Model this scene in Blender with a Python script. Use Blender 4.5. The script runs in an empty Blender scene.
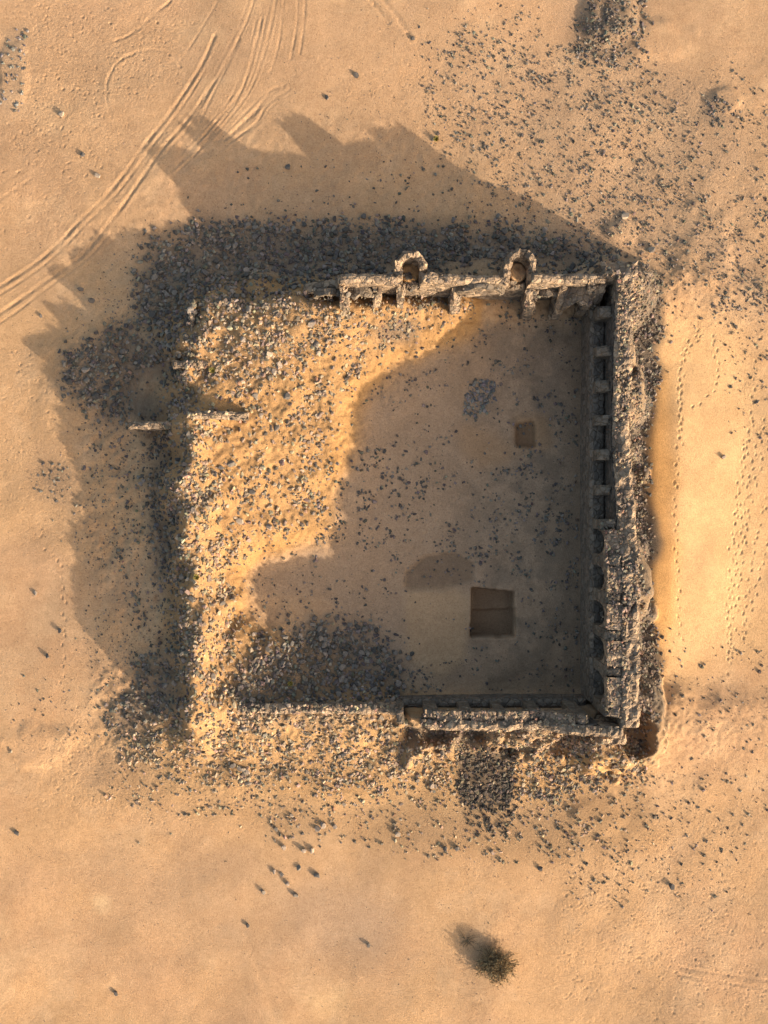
import bpy, bmesh, math, random
import numpy as np
from mathutils import Vector, noise as mnoise

random.seed(7)
RS = np.random.RandomState(11)
scene = bpy.context.scene
C = scene.collection

# ------------------------------------------------------------------ frame
S = 0.08            # metres per photo pixel on the ground plane
CAM = 70.0          # camera height (m)
SUN = Vector((0.80, -0.60, 0.0)).normalized()
ELEV = math.radians(16.5)


def gx(px, z=0.0):
    return (px - 384.0) * S * (CAM - z) / CAM


def gy(py, z=0.0):
    return (512.0 - py) * S * (CAM - z) / CAM


# ------------------------------------------------------------------ noise
_T = RS.rand(8, 256, 256).astype(np.float32)


def vnoise(x, y, k=0):
    x = np.asarray(x, dtype=np.float64)
    y = np.asarray(y, dtype=np.float64)
    xi = np.floor(x).astype(np.int64)
    yi = np.floor(y).astype(np.int64)
    fx = x - xi
    fy = y - yi
    fx = fx * fx * fx * (fx * (fx * 6 - 15) + 10)
    fy = fy * fy * fy * (fy * (fy * 6 - 15) + 10)
    t = _T[k % 8]
    a = t[yi & 255, xi & 255]
    b = t[yi & 255, (xi + 1) & 255]
    c = t[(yi + 1) & 255, xi & 255]
    d = t[(yi + 1) & 255, (xi + 1) & 255]
    return (a * (1 - fx) + b * fx) * (1 - fy) + (c * (1 - fx) + d * fx) * fy


def fbm(x, y, k=0, o=4):
    s = 0
    a = 0.5
    f = 1.0
    for i in range(o):
        ca, sa = math.cos(0.6 * i), math.sin(0.6 * i)
        s = s + a * vnoise((x * ca - y * sa) * f + 17.3 * i, (x * sa + y * ca) * f + 5.1 * i, k + i)
        a *= 0.5
        f *= 2.03
    return s / (1 - 0.5 ** o)


def sstep(a, b, x):
    t = np.clip((x - a) / (b - a), 0, 1)
    return t * t * (3 - 2 * t)


def blur(a, r):
    r = int(r)
    if r < 1:
        return a
    for _ in range(3):
        for ax in (0, 1):
            p = np.concatenate([np.repeat(np.take(a, [0], ax), r + 1, ax), a,
                                np.repeat(np.take(a, [-1], ax), r, ax)], ax)
            c = np.cumsum(p, axis=ax, dtype=np.float64)
            n = a.shape[ax]
            hi = np.take(c, range(2 * r + 1, 2 * r + 1 + n), ax)
            lo = np.take(c, range(0, n), ax)
            a = (hi - lo) / (2 * r + 1)
    return a


# ------------------------------------------------------------------ plan rasters
PAD = 110
W0, H0 = 768 + 2 * PAD, 1024 + 2 * PAD
U, V = np.meshgrid(np.arange(W0) - PAD + 0.5, np.arange(H0) - PAD + 0.5)
_WU = (fbm(U / 22.0, V / 22.0, 1, 3) - 0.5)
_WV = (fbm(U / 22.0 + 71, V / 22.0 + 13, 4, 3) - 0.5)


SOFT = {'north_edge': (8, 40), 'north_court': (12, 40), 'nw_heap': (7, 40), 'west_edge': (6, 34), 'ne_scatter': (16, 60), 'top_knoll': (8, 30),
        'right_knoll': (8, 30), 'se_sand': (14, 50), 'mound': (4, 20), 'court': (12, 50), 'south_slope': (6, 30), 'se_slope': (5, 24), 'grit': (16, 50),
        'south_pile': (9, 36), 'sw_sand': (12, 40), 'east_foot': (6, 24), 'dark_heap': (2, 3)}


def poly(pts, soft=3, warp=14):
    xs = [p[0] for p in pts]
    ys = [p[1] for p in pts]
    m = 40
    i0, i1 = max(0, int(min(xs)) + PAD - m), min(W0, int(max(xs)) + PAD + m)
    j0, j1 = max(0, int(min(ys)) + PAD - m), min(H0, int(max(ys)) + PAD + m)
    x = (U + _WU * warp)[j0:j1, i0:i1]
    y = (V + _WV * warp)[j0:j1, i0:i1]
    ins = np.zeros(x.shape, bool)
    n = len(pts)
    for a in range(n):
        xa, ya = pts[a]
        xb, yb = pts[(a + 1) % n]
        if ya == yb:
            continue
        cond = (ya > y) != (yb > y)
        xc = (xb - xa) * (y - ya) / (yb - ya) + xa
        ins ^= cond & (x < xc)
    out = np.zeros((H0, W0))
    out[j0:j1, i0:i1] = ins
    return np.clip(blur(out, soft), 0, 1) if soft else out


def samp(r, px, py, f=1):
    """bilinear look-up of a plan raster at photo-pixel ground coordinates"""
    x = np.clip((np.asarray(px, float) + PAD) * f - 0.5, 0, r.shape[1] - 1.001)
    y = np.clip((np.asarray(py, float) + PAD) * f - 0.5, 0, r.shape[0] - 1.001)
    xi = x.astype(int)
    yi = y.astype(int)
    fx = x - xi
    fy = y - yi
    return (r[yi, xi] * (1 - fx) + r[yi, xi + 1] * fx) * (1 - fy) + (r[yi + 1, xi] * (1 - fx) + r[yi + 1, xi + 1] * fx) * fy


# ------------------------------------------------------------------ terrain heights (true plan, metres)
cu = [-110, 40, 90, 130, 160, 185, 202, 230, 260, 300, 340, 380, 430, 500, 580, 880]
rv = [-110, 228, 265, 290, 310, 340, 370, 410, 450, 490, 530, 570, 610, 650, 685, 705, 730, 760, 805, 1134]
Tb = [
    [0] * 16,
    [0] * 16,
    [0, 0, 0, .1, .2, .3, .4, .4, .4, .4, .4, .4, .4, .4, .3, 0],
    [0, 0, .1, .3, .6, 1.0, 1.3, 1.4, 1.5, 1.5, 1.4, 1.1, .9, .9, .8, 0],
    [0, 0, .2, .4, .8, 1.7, 2.8, 2.9, 3.3, 3.7, 3.8, 3.3, 2.5, .9, .5, 0],
    [0, .1, .5, .6, 1.0, 2.2, 3.4, 3.2, 3.4, 3.3, 2.9, 2.2, 1.4, .3, .2, 0],
    [0, .1, .8, .8, 1.0, 2.6, 4.0, 3.3, 3.3, 2.9, 2.1, .9, .3, 0, 0, 0],
    [0, .1, .6, .6, .9, 2.7, 4.2, 3.3, 3.0, 2.5, 1.4, .3, 0, 0, 0, 0],
    [0, 0, .2, .5, 1.1, 3.1, 5.1, 3.4, 2.8, 2.1, .9, .1, 0, 0, 0, 0],
    [0, 0, .1, .4, 1.0, 3.0, 4.8, 3.1, 2.4, 1.6, .5, 0, 0, 0, 0, 0],
    [0, 0, 0.1, 0.4, 1.0, 2.6, 4.2, 2.9, 2.0, 0.9, 0.2, 0, 0, 0, 0, 0],
    [0, 0, 0.1, 0.4, 0.9, 2.6, 4.1, 0.8, 0.25, 0.1, 0.1, 0, 0, 0, 0, 0],
    [0, 0, 0.1, 0.4, 0.9, 2.6, 4.1, 0.8, 0.25, 0.1, 0.1, 0, 0, 0, 0, 0],
    [0, 0, 0.1, 0.4, 0.8, 2.6, 4.3, 2.0, 1.2, 0.8, 0.6, 0.3, 0.05, 0, 0, 0],
    [0, 0, 0.1, 0.3, 0.8, 2.5, 4.1, 2.4, 2.0, 1.6, 1.3, 0.7, 0.2, 0, 0, 0],
    [0, 0, 0.1, 0.3, 0.6, 2.2, 4.0, 2.8, 2.4, 2.3, 2.2, 2.0, 1.2, 0.8, 0.7, 0],
    [0, 0, 0, .2, .5, 1.4, 2.8, 2.0, 1.6, 1.6, 1.6, 1.5, 1.3, 1.0, .8, 0],
    [0, 0, 0, .1, .2, .3, .5, .6, .6, .6, .6, .6, .5, .5, .4, 0],
    [0] * 16,
    [0] * 16,
]
Tb = np.array(Tb, float)
iu = np.interp(U + _WU * 34 + (fbm(U / 7, V / 7, 6, 3) - .5) * 22, cu, np.arange(16))
iv = np.interp(V + _WV * 22 + (fbm(U / 7 + 31, V / 7, 3, 3) - .5) * 14, rv, np.arange(20))
base = None
i0 = np.clip(iv.astype(int), 0, 18)
j0 = np.clip(iu.astype(int), 0, 14)
fv, fu = iv - i0, iu - j0
base = (Tb[i0, j0] * (1 - fu) + Tb[i0, j0 + 1] * fu) * (1 - fv) + (Tb[i0 + 1, j0] * (1 - fu) + Tb[i0 + 1, j0 + 1] * fu) * fv
base = blur(base, 4)
Xp = (U - 384) * S
Yp = (512 - V) * S
nz1 = fbm(U / 14, V / 14, 2, 4) - 0.5
nz2 = fbm(U / 40, V / 40, 5, 3) - 0.5

# rubble talus outside the east and south walls, and the north east corner
wob = nz2 * 4.2 + nz1 * 1.6 + .1
q = np.clip((20.9 + wob - Xp) / (20.9 - 18.0), 0, 1)
endf = sstep(-18.5, -14.5, Yp) * (1 - sstep(16.6, 19.0, Yp))
ehy = np.interp(Yp, [-15, -4.5, -1, 1, 7, 13, 18], [7.1, 7.1, 6.3, 5.7, 4.8, 5.4, 6.0])
east = np.where(Xp > 17.4, ehy * q ** 1.35, 0) * endf
q = np.clip((Yp + 19.6 + wob) / (19.6 - 15.4), 0, 1)
endf = sstep(1.0, 2.2, Xp) * (1 - sstep(15.2, 18.0, Xp))
south = np.where(Yp < -15.2, 5.2 * q ** 1.1, 0) * endf
q = np.clip(1 - np.hypot((Xp - 18.0) / 4.2, (Yp - 17.2) / 3.6) + nz2 * .5, 0, 1)
necorner = np.where((Xp > 16.9) | (Yp > 17.3), 5.9 * q, 0)
base = np.maximum(base, np.maximum(np.maximum(blur(east, 2), south), necorner))
talus_e, talus_s = sstep(.05, .5, blur(east, 2)), sstep(.25, 1.2, south)
# collapsed corner tower at the south east: a mound of rubble round a hollow
d = np.hypot(Xp - 18.2, Yp + 16.4) + nz1 * 1.6 + nz2 * 2.0
ring = 3.9 * np.clip((5.0 - d) / 2.6, 0, 1)
ring *= np.where((Xp < 17.0) & (Yp > -15), 0, 1)
base = np.maximum(base, ring)
hol = poly([(611, 714), (621, 702), (635, 705), (639, 722), (645, 744), (634, 757), (621, 751), (605, 734)], 1, 7)
base = base * (1 - hol) + 0.5 * hol
for bx in (411, 521):
    dd_ = np.hypot(Xp - gx(bx, 6.4), Yp - gy(265, 6.4))
    base = np.maximum(base, 4.7 * sstep(1.0, .7, dd_))
# second hollow outside the south wall
hm = poly([(404, 722), (440, 722), (448, 728), (446, 740), (404, 738)], 2, 5)
base = base * (1 - 0.55 * hm)

rub = np.clip(base / 0.8, 0, 1)
base = base + rub * (nz1 * 0.34 + nz2 * .30) * np.clip(base, 0.3, 1)
# sand drift east of the ruin, crest along u=672
cr = 671 + 5 * np.sin(V / 60.0) + nz2 * 6
vb = sstep(350, 430, V) * (1 - sstep(590, 680, V))
dr = np.where(U < cr, 0.50 - (cr - U) * S * 0.125, 0.50 - (U - cr) * S * 0.090)
dr = np.clip(dr, 0, 1) * vb * sstep(640, 655, U)
base = np.maximum(base, blur(dr, 2))
# scour along the drift's west foot
# stony knolls
for (ku, kv, ru, rvv, hh) in [(606, 8, 34, 42, .55), (722, 104, 22, 15, .14), (14, 72, 18, 42, .12), (622, 232, 22, 20, .3),
                              (700, 240, 40, 60, .18), (600, 812, 34, 22, .12), (36, 745, 44, 30, .16),
                              (668, 40, 40, 26, .14)]:
    q = 1 - ((U - ku) / ru) ** 2 - ((V - kv) / rvv) ** 2 + nz2 * 1.3 + nz1 * .5
    base = base + hh * sstep(0, 0.9, q)
# gentle undulation of the open desert
base += (1 - rub) * ((fbm(U / 150, V / 150, 3, 3) - .5) * 0.7 + nz2 * 0.10)
wb = poly([(80, 420), (180, 430), (185, 720), (100, 760), (90, 690), (140, 640), (80, 560)], 8, 20)
base += wb * ((fbm(U / 9, V / 9, 5, 4) - .5) * .34)
crest = poly([(176, 300), (226, 300), (228, 720), (176, 720)], 8, 10)
base += crest * ((fbm(U / 26, V / 26, 2, 2) - .5) * 1.3)
nb_ = poly([(60, 240), (160, 130), (400, 120), (560, 225), (160, 240), (60, 380)], 10, 20)
base += nb_ * ((fbm(U / 8, V / 8, 4, 3) - .5) * .12)
# court is flat
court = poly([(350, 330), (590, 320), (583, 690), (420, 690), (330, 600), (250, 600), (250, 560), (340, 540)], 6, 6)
# pits dug in the court floor
pit = poly([(472, 588), (514, 592), (515, 637), (471, 637)], 0, 2.0)
pitb = poly([(472, 612), (514, 610), (515, 637), (471, 637)], 0, 3.0)
base -= 1.35 * pit + 0.40 * pitb
spo = poly([(468, 583), (518, 586), (520, 641), (466, 641)], 2, 3) - pit
base += 0.10 * np.clip(spo, 0, 1)
pit2 = poly([(516, 424), (534, 421), (536, 447), (517, 446)], 0, 3.0)
base -= 0.55 * blur(pit2, 1)
p2 = poly([(514, 414), (548, 416), (552, 450), (516, 452)], 3, 4)
base += .14 * p2
scoop = poly([(404, 590), (408, 570), (425, 556), (455, 552), (474, 562), (474, 580), (445, 588)], 1, 4)
base -= 0.16 * scoop
mid = poly([(404, 590), (450, 586), (470, 600), (466, 660), (440, 680), (408, 660)], 3, 6)
base += .08 * mid
p3 = poly([(488, 680), (518, 676), (518, 690), (490, 694)], 1, 3)
base -= .04 * p3

# fine raster: relief that needs 4 cm steps
F = 2
Hf = np.repeat(np.repeat(base, F, 0), F, 1)
Hf = blur(Hf, 1)
Uf, Vf = np.meshgrid((np.arange(W0 * F) + .5) / F - PAD, (np.arange(H0 * F) + .5) / F - PAD)
up = lambda a: np.repeat(np.repeat(a, F, 0), F, 1)
smooth_zone = np.maximum.reduce([
    poly([(665, 340), (725, 330), (735, 440), (735, 640), (700, 660), (660, 650), (640, 600), (640, 470)], 5, 10),
    poly([(640, 20), (760, -20), (768, 40), (700, 70), (650, 60)], 5, 10) * .7,
    poly([(10, 590), (80, 560), (90, 680), (20, 690)], 5, 20) * .4,
    poly([(130, 820), (330, 840), (420, 860), (460, 920), (380, 1030), (60, 1030), (0, 900), (0, 840)], 12, 20) * .55,
    poly([(545, -20), (580, -20), (575, 40), (545, 60)], 4, 10)])
court_zone = court
pitted = np.maximum.reduce([
    poly([(25, 0), (180, 0), (190, 60), (140, 130), (60, 240), (0, 260), (0, 200), (30, 110)], 12, 30),
    poly([(0, 330), (60, 360), (90, 560), (40, 560), (0, 500)], 12, 30) * .6,
    poly([(540, 840), (768, 800), (768, 1030), (560, 1030)], 14, 30) * .7,
    poly([(250, 60), (768, 60), (768, 300), (600, 230), (400, 110)], 14, 30) * .55,
    poly([(60, 720), (220, 740), (300, 820), (150, 830), (40, 800)], 12, 30)])
amp = up(np.clip(0.5 + pitted - .8 * smooth_zone, 0.07, 1.4) * (1 - .45 * court_zone))
n = vnoise(Uf / 2.1, Vf / 2.1, 1)
n2 = vnoise(Uf / 3.6 + 9, Vf / 3.6, 2)
pits = sstep(.66, .9, n) * .004
small = (vnoise(Uf / 1.15, Vf / 1.15, 3) - .5) * .016 + (vnoise(Uf / .8 + 5, Vf / .8, 6) - .5) * .008 + (vnoise(Uf / 9, Vf / 9, 4) - .5) * .016 + (vnoise(Uf / 23, Vf / 23, 5) - .5) * .03
Hf = Hf - amp * pits + amp * small
rubf = up(np.clip(rub, 0, 1))
Hf += rubf * ((vnoise(Uf / 4, Vf / 4, 6) - .5) * .12)


def seg_dist(pts, pad):
    """distance (px) from fine raster cells to a polyline inside its padded bbox"""
    xs = [p[0] for p in pts]
    ys = [p[1] for p in pts]
    a0 = max(0, int((min(xs) - pad + PAD) * F))
    a1 = min(W0 * F, int((max(xs) + pad + PAD) * F))
    b0 = max(0, int((min(ys) - pad + PAD) * F))
    b1 = min(H0 * F, int((max(ys) + pad + PAD) * F))
    x = Uf[b0:b1, a0:a1]
    y = Vf[b0:b1, a0:a1]
    best = np.full(x.shape, 1e9)
    for (xa, ya), (xb, yb) in zip(pts[:-1], pts[1:]):
        dx, dy = xb - xa, yb - ya
        t = np.clip(((x - xa) * dx + (y - ya) * dy) / (dx * dx + dy * dy + 1e-9), 0, 1)
        best = np.minimum(best, np.hypot(x - xa - t * dx, y - ya - t * dy))
    return (slice(b0, b1), slice(a0, a1)), best


def smooth_line(pts, n=6):
    out = []
    P = [pts[0]] + list(pts) + [pts[-1]]
    for i in range(1, len(P) - 2):
        for k in range(n):
            t = k / n
            o = []
            for c in (0, 1):
                p0, p1, p2, p3 = P[i - 1][c], P[i][c], P[i + 1][c], P[i + 2][c]
                o.append(.5 * (2 * p1 + (p2 - p0) * t + (2 * p0 - 5 * p1 + 4 * p2 - p3) * t * t + (3 * p1 - p0 - 3 * p2 + p3) * t ** 3))
            out.append(tuple(o))
    out.append(pts[-1])
    return out


def rut(pts, depth=.06, w=1.5):
    pts = smooth_line(pts)
    sl, dd = seg_dist(pts, 8)
    br = (.25 + 1.1 * vnoise(Uf[sl] / 14, Vf[sl] / 14, 5)) * (.55 + .9 * vnoise(Uf[sl] / 2.2, Vf[sl] / 2.2, 2))
    Hf[sl] += br * (-depth * np.exp(-(dd / w) ** 2) + depth * .22 * np.exp(-((dd - 2.1 * w) / (w * .8)) ** 2))


TR = [
    ([(-60, 318), (0, 286), (42, 258), (80, 221), (110, 193), (133, 163), (147, 143), (173, 110), (200, 67), (215, 35)], .085, 1.7),
    ([(-60, 326), (0, 294), (46, 263), (84, 226), (115, 197), (139, 166), (153, 146), (178, 113), (205, 70)], .05, 1.3),
    ([(-60, 350), (0, 313), (40, 285), (80, 256), (104, 230), (133, 193), (160, 153), (190, 118), (215, 80)], .085, 1.7),
    ([(-60, 362), (0, 323), (20, 309), (50, 286), (86, 259), (110, 234)], .045, 1.3),
    ([(160, 160), (187, 130), (205, 100), (222, 70), (246, 25), (258, -10)], .055, 1.3),
    ([(170, 173), (207, 133), (240, 93), (254, 57), (262, 20)], .055, 1.3),
    ([(176, 174), (212, 138), (246, 97), (262, 62), (272, 24), (278, -10)], .045, 1.3),
    ([(193, 158), (233, 107), (248, 73), (256, 40)], .05, 1.2),
    ([(200, 173), (230, 143), (256, 123), (268, 104), (290, 90)], .05, 1.4),
    ([(200, 122), (222, 76), (240, 40)], .045, 1.2),
    ([(225, 140), (262, 104), (270, 92), (284, 86)], .07, 1.6),
    ([(270, 76), (280, 40), (285, -10)], .04, 1.2),
    ([(300, 55), (304, 25), (306, -10)], .04, 1.2),
    ([(291, 60), (297, 25), (298, -10)], .04, 1.2),
    ([(180, 60), (200, 30), (222, -5)], .03, 1.2),
    ([(143, 22), (155, 12), (170, 0)], .06, 1.4),
    ([(107, 100), (108, 80), (118, 62), (135, 52), (155, 49), (172, 54), (180, 66)], .06, 1.4),
    ([(110, 42), (125, 36), (140, 26)], .05, 1.3),
    ([(107, 100), (112, 118), (116, 130)], .04, 1.2),
    ([(366, -5), (378, 10), (389, 23)], .09, 1.9),
    ([(380, -5), (395, 15), (411, 38)], .12, 2.2),
    ([(670, 966), (710, 973), (800, 985)], .045, 1.5),
    ([(675, 974), (710, 981), (800, 994)], .045, 1.5),
    ([(10, 10), (30, 22), (38, 30)], .04, 1.5),
    ([(0, 185), (40, 160)], .03, 1.4), ([(0, 200), (30, 180)], .03, 1.4),
]
for p, dpt, w in TR:
    rut(p, dpt * .72, w * .95)
    if len(p) >= 4 and p[0][1] < 230 and p[0][0] > 140:
        for ox in (4.5, -6.0):
            rut([(x + ox + random.uniform(-1, 1), y + random.uniform(-3, 3)) for x, y in p], dpt * .28, w * .7)
# low sand step at the bottom left
sl, dd = seg_dist(smooth_line([(243, 920), (252, 950), (262, 980), (280, 1030)]), 14)
Hf[sl] -= .018 * np.exp(-(dd / 4.0) ** 2)


clp = sstep(.42, .6, fbm(U / 30, V / 30, 1, 3))


def foot(px, py, ang, L=1.9, w=1.0, dep=.075):
    a0, a1 = int((px - 6 + PAD) * F), int((px + 6 + PAD) * F)
    b0, b1 = int((py - 6 + PAD) * F), int((py + 6 + PAD) * F)
    x = Uf[b0:b1, a0:a1] - px
    y = Vf[b0:b1, a0:a1] - py
    ca, sa = math.cos(ang), math.sin(ang)
    e = ((x * ca + y * sa) / L) ** 2 + ((-x * sa + y * ca) / w) ** 2
    Hf[b0:b1, a0:a1] += -dep * np.exp(-e ** 1.5) + dep * .13 * np.exp(-((np.sqrt(e) - 1.7) / .5) ** 2)


def trail(pts, step=7.0, lat=1.2, jit=1.1, dep=.06):
    pts = smooth_line(pts, 8)
    acc = 0
    side = 1
    for (xa, ya), (xb, yb) in zip(pts[:-1], pts[1:]):
        L = math.hypot(xb - xa, yb - ya)
        an = math.atan2(yb - ya, xb - xa)
        while acc < L:
            t = acc / L
            j = random.uniform(-jit, jit)
            foot(xa + (xb - xa) * t - math.sin(an) * lat * side + j, ya + (yb - ya) * t + math.cos(an) * lat * side + random.uniform(-jit, jit),
                 an + random.uniform(-.3, .3), dep=dep * random.uniform(.6, 1.2))
            side = -side
            acc += step * random.uniform(.75, 1.6)
        acc -= L


prob = np.clip(.10 + .9 * pitted - .9 * smooth_zone, 0, 1) * (1 - court_zone) * (1 - np.clip(rub, 0, 1))
for _ in range(26000):
    pu_, pv_ = random.uniform(-20, 788), random.uniform(-20, 1044)
    if random.random() < prob[int(pv_ + PAD), int(pu_ + PAD)] * (.4 + 1.2 * clp[int(pv_ + PAD), int(pu_ + PAD)]):
        r_ = random.uniform(.55, 1.25)
        foot(pu_, pv_, random.uniform(0, 3.14), r_ * random.uniform(1, 1.5), r_, random.uniform(.010, .030) * (.6 + .4 * r_) * (.9 + .7 * pitted[int(pv_ + PAD), int(pu_ + PAD)]))
trail([(697, 332), (682, 353), (678, 380), (677, 420), (674, 460), (673, 520), (676, 580), (680, 640)])
trail([(700, 336), (686, 352), (681, 372), (679, 410), (678, 450)], 6)
trail([(712, 335), (717, 375), (712, 390), (700, 402), (686, 412)], 6.5)
trail([(760, 330), (752, 400), (746, 450), (738, 500), (733, 570), (730, 660)])
trail([(752, 420), (741, 460), (733, 520), (728, 590), (730, 680)])
trail([(768, 440), (752, 490), (745, 540), (738, 600), (732, 650)])
trail([(775, 470), (758, 530), (748, 590), (744, 640)])
trail([(764, 420), (748, 480), (740, 540), (735, 580)], 6)
trail([(775, 520), (764, 560), (752, 610)], 6)
trail([(480, 470), (440, 520), (400, 560), (350, 590)], 7, dep=.05)
trail([(60, 560), (65, 620), (62, 690)], 7, dep=.06)


def hz(X, Y):
    return samp(Hf, np.asarray(X) / S + 384, 512 - np.asarray(Y) / S, F)


# ------------------------------------------------------------------ helpers for materials
def mat(name):
    m = bpy.data.materials.new(name)
    m.use_nodes = True
    nt = m.node_tree
    nt.nodes.clear()
    out = nt.nodes.new('ShaderNodeOutputMaterial')
    b = nt.nodes.new('ShaderNodeBsdfPrincipled')
    b.inputs['Roughness'].default_value = .95
    b.inputs['Specular IOR Level'].default_value = .15
    nt.links.new(b.outputs[0], out.inputs[0])
    return m, nt, b


def node(nt, t, **kw):
    nd = nt.nodes.new(t)
    for k, v in kw.items():
        if k in nd.inputs.keys():
            nd.inputs[k].default_value = v
        else:
            setattr(nd, k, v)
    return nd


def noise_tex(nt, vec, scale, detail=4, rough=.6):
    nd = node(nt, 'ShaderNodeTexNoise')
    nd.inputs['Scale'].default_value = scale
    nd.inputs['Detail'].default_value = detail
    nd.inputs['Roughness'].default_value = rough
    nt.links.new(vec, nd.inputs['Vector'])
    return nd


def ramp(nt, fac, stops):
    r = nt.nodes.new('ShaderNodeValToRGB')
    e = r.color_ramp.elements
    e[0].position, e[0].color = stops[0][0], (*stops[0][1], 1)
    e[1].position, e[1].color = stops[-1][0], (*stops[-1][1], 1)
    for p, c in stops[1:-1]:
        x = e.new(p)
        x.color = (*c, 1)
    nt.links.new(fac, r.inputs[0])
    return r


def mulc(nt, a, b, fac=1.0, mode='MULTIPLY'):
    m = nt.nodes.new('ShaderNodeMix')
    m.data_type = 'RGBA'
    m.blend_type = mode
    if isinstance(fac, float):
        m.inputs[0].default_value = fac
    else:
        nt.links.new(fac, m.inputs[0])
    for s_, v in ((6, a), (7, b)):
        if isinstance(v, tuple):
            m.inputs[s_].default_value = (*v, 1)
        else:
            nt.links.new(v, m.inputs[s_])
    return m.outputs[2]


def bump(nt, b, hgt, dist, strength=1.0, prev=None):
    n_ = nt.nodes.new('ShaderNodeBump')
    n_.inputs['Distance'].default_value = dist
    n_.inputs['Strength'].default_value = strength
    nt.links.new(hgt, n_.inputs['Height'])
    if prev:
        nt.links.new(prev, n_.inputs['Normal'])
    nt.links.new(n_.outputs[0], b.inputs['Normal'])
    return n_.outputs[0]


def geo_pos(nt):
    return nt.nodes.new('ShaderNodeNewGeometry').outputs['Position']


# sand / ground
M_SAND, nt, b = mat('desert_sand')
P = geo_pos(nt)
at = node(nt, 'ShaderNodeAttribute', attribute_name='tint')
n1 = noise_tex(nt, P, 7.0, 5, .7)
r1 = ramp(nt, n1.outputs[0], [(.25, (.78, .77, .76)), (.75, (1.16, 1.16, 1.16))])
n2 = noise_tex(nt, P, .35, 4, .6)
r2 = ramp(nt, n2.outputs[0], [(.3, (.93, .91, .89)), (.7, (1.05, 1.05, 1.05))])
col = mulc(nt, at.outputs['Color'], r1.outputs[0])
col = mulc(nt, col, r2.outputs[0])
nt.links.new(col, b.inputs['Base Color'])
n3 = noise_tex(nt, P, 9, 8, .78)
bump(nt, b, n3.outputs[0], .07, 1.0)
ns = noise_tex(nt, P, 11, 2, .5)
rs = ramp(nt, ns.outputs[0], [(.60, (1, 1, 1)), (.70, (.70, .68, .66))])
nm_ = noise_tex(nt, P, 1.6, 5, .75)
rm = ramp(nt, nm_.outputs[0], [(.32, (.90, .885, .87)), (.68, (1.07, 1.07, 1.07))])
nt.links.new(mulc(nt, mulc(nt, col, rs.outputs[0]), rm.outputs[0]), b.inputs['Base Color'])

# loose stone
M_STONE, nt, b = mat('loose_stone')
P = geo_pos(nt)
at = node(nt, 'ShaderNodeAttribute', attribute_name='tint')
n1 = noise_tex(nt, P, 9.0, 3, .6)
r1 = ramp(nt, n1.outputs[0], [(.3, (.75, .75, .76)), (.7, (1.2, 1.18, 1.15))])
nt.links.new(mulc(nt, at.outputs['Color'], r1.outputs[0]), b.inputs['Base Color'])
n3 = noise_tex(nt, P, 22, 3, .6)
bump(nt, b, n3.outputs[0], .02, .6)


def masonry(name, c0, c1, c2, sc=2.2):
    m, nt, b = mat(name)
    P = geo_pos(nt)
    wv = noise_tex(nt, P, 2.0, 2, .5)
    vm = nt.nodes.new('ShaderNodeVectorMath')
    vm.operation = 'MULTIPLY_ADD'
    nt.links.new(wv.outputs['Color'], vm.inputs[0])
    vm.inputs[1].default_value = (.18, .18, .18)
    nt.links.new(P, vm.inputs[2])
    vo = nt.nodes.new('ShaderNodeTexVoronoi')
    vo.inputs['Scale'].default_value = sc
    nt.links.new(vm.outputs[0], vo.inputs['Vector'])
    ve = nt.nodes.new('ShaderNodeTexVoronoi')
    ve.feature = 'DISTANCE_TO_EDGE'
    ve.inputs['Scale'].default_value = sc
    nt.links.new(vm.outputs[0], ve.inputs['Vector'])
    sep = nt.nodes.new('ShaderNodeSeparateColor')
    nt.links.new(vo.outputs['Color'], sep.inputs[0])
    r = ramp(nt, sep.outputs[0], [(0, c0), (.5, c1), (1, c2)])
    re = ramp(nt, ve.outputs['Distance'], [(.0, (.8, .74, .66)), (.09, (1, 1, 1))])
    nn = noise_tex(nt, P, 6, 4, .65)
    rn = ramp(nt, nn.outputs[0], [(.3, (.7, .7, .7)), (.7, (1.2, 1.2, 1.2))])
    col = mulc(nt, mulc(nt, r.outputs[0], re.outputs[0]), rn.outputs[0])
    nt.links.new(col, b.inputs['Base Color'])
    edge = ramp(nt, ve.outputs['Distance'], [(0, (0, 0, 0)), (.12, (1, 1, 1))])
    p1 = bump(nt, b, edge.outputs[0], .06, .8)
    bump(nt, b, nn.outputs[0], .10, .6, p1)
    return m


M_MAS = masonry('rubble_masonry', (.12, .094, .073), (.22, .165, .12), (.34, .25, .17))
M_MUD = masonry('plastered_masonry', (.105, .086, .068), (.145, .117, .09), (.19, .152, .117), 1.6)
M_DADO = masonry('dado_masonry', (.10, .083, .068), (.14, .113, .09), (.18, .145, .112), 2.0)
M_NICHE_SHADE = masonry('niche_shade_masonry', (.06, .053, .048), (.09, .077, .066), (.12, .10, .085), 2.0)  # niche backs coloured darker to deepen the shade in the recesses


# ------------------------------------------------------------------ object helpers
def link(o):
    C.objects.link(o)
    return o


def tag(o, label=None, cat=None, group=None, kind=None):
    if label:
        o['label'] = label
    if cat:
        o['category'] = cat
    if group:
        o['group'] = group
    if kind:
        o['kind'] = kind
    return o


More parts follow.
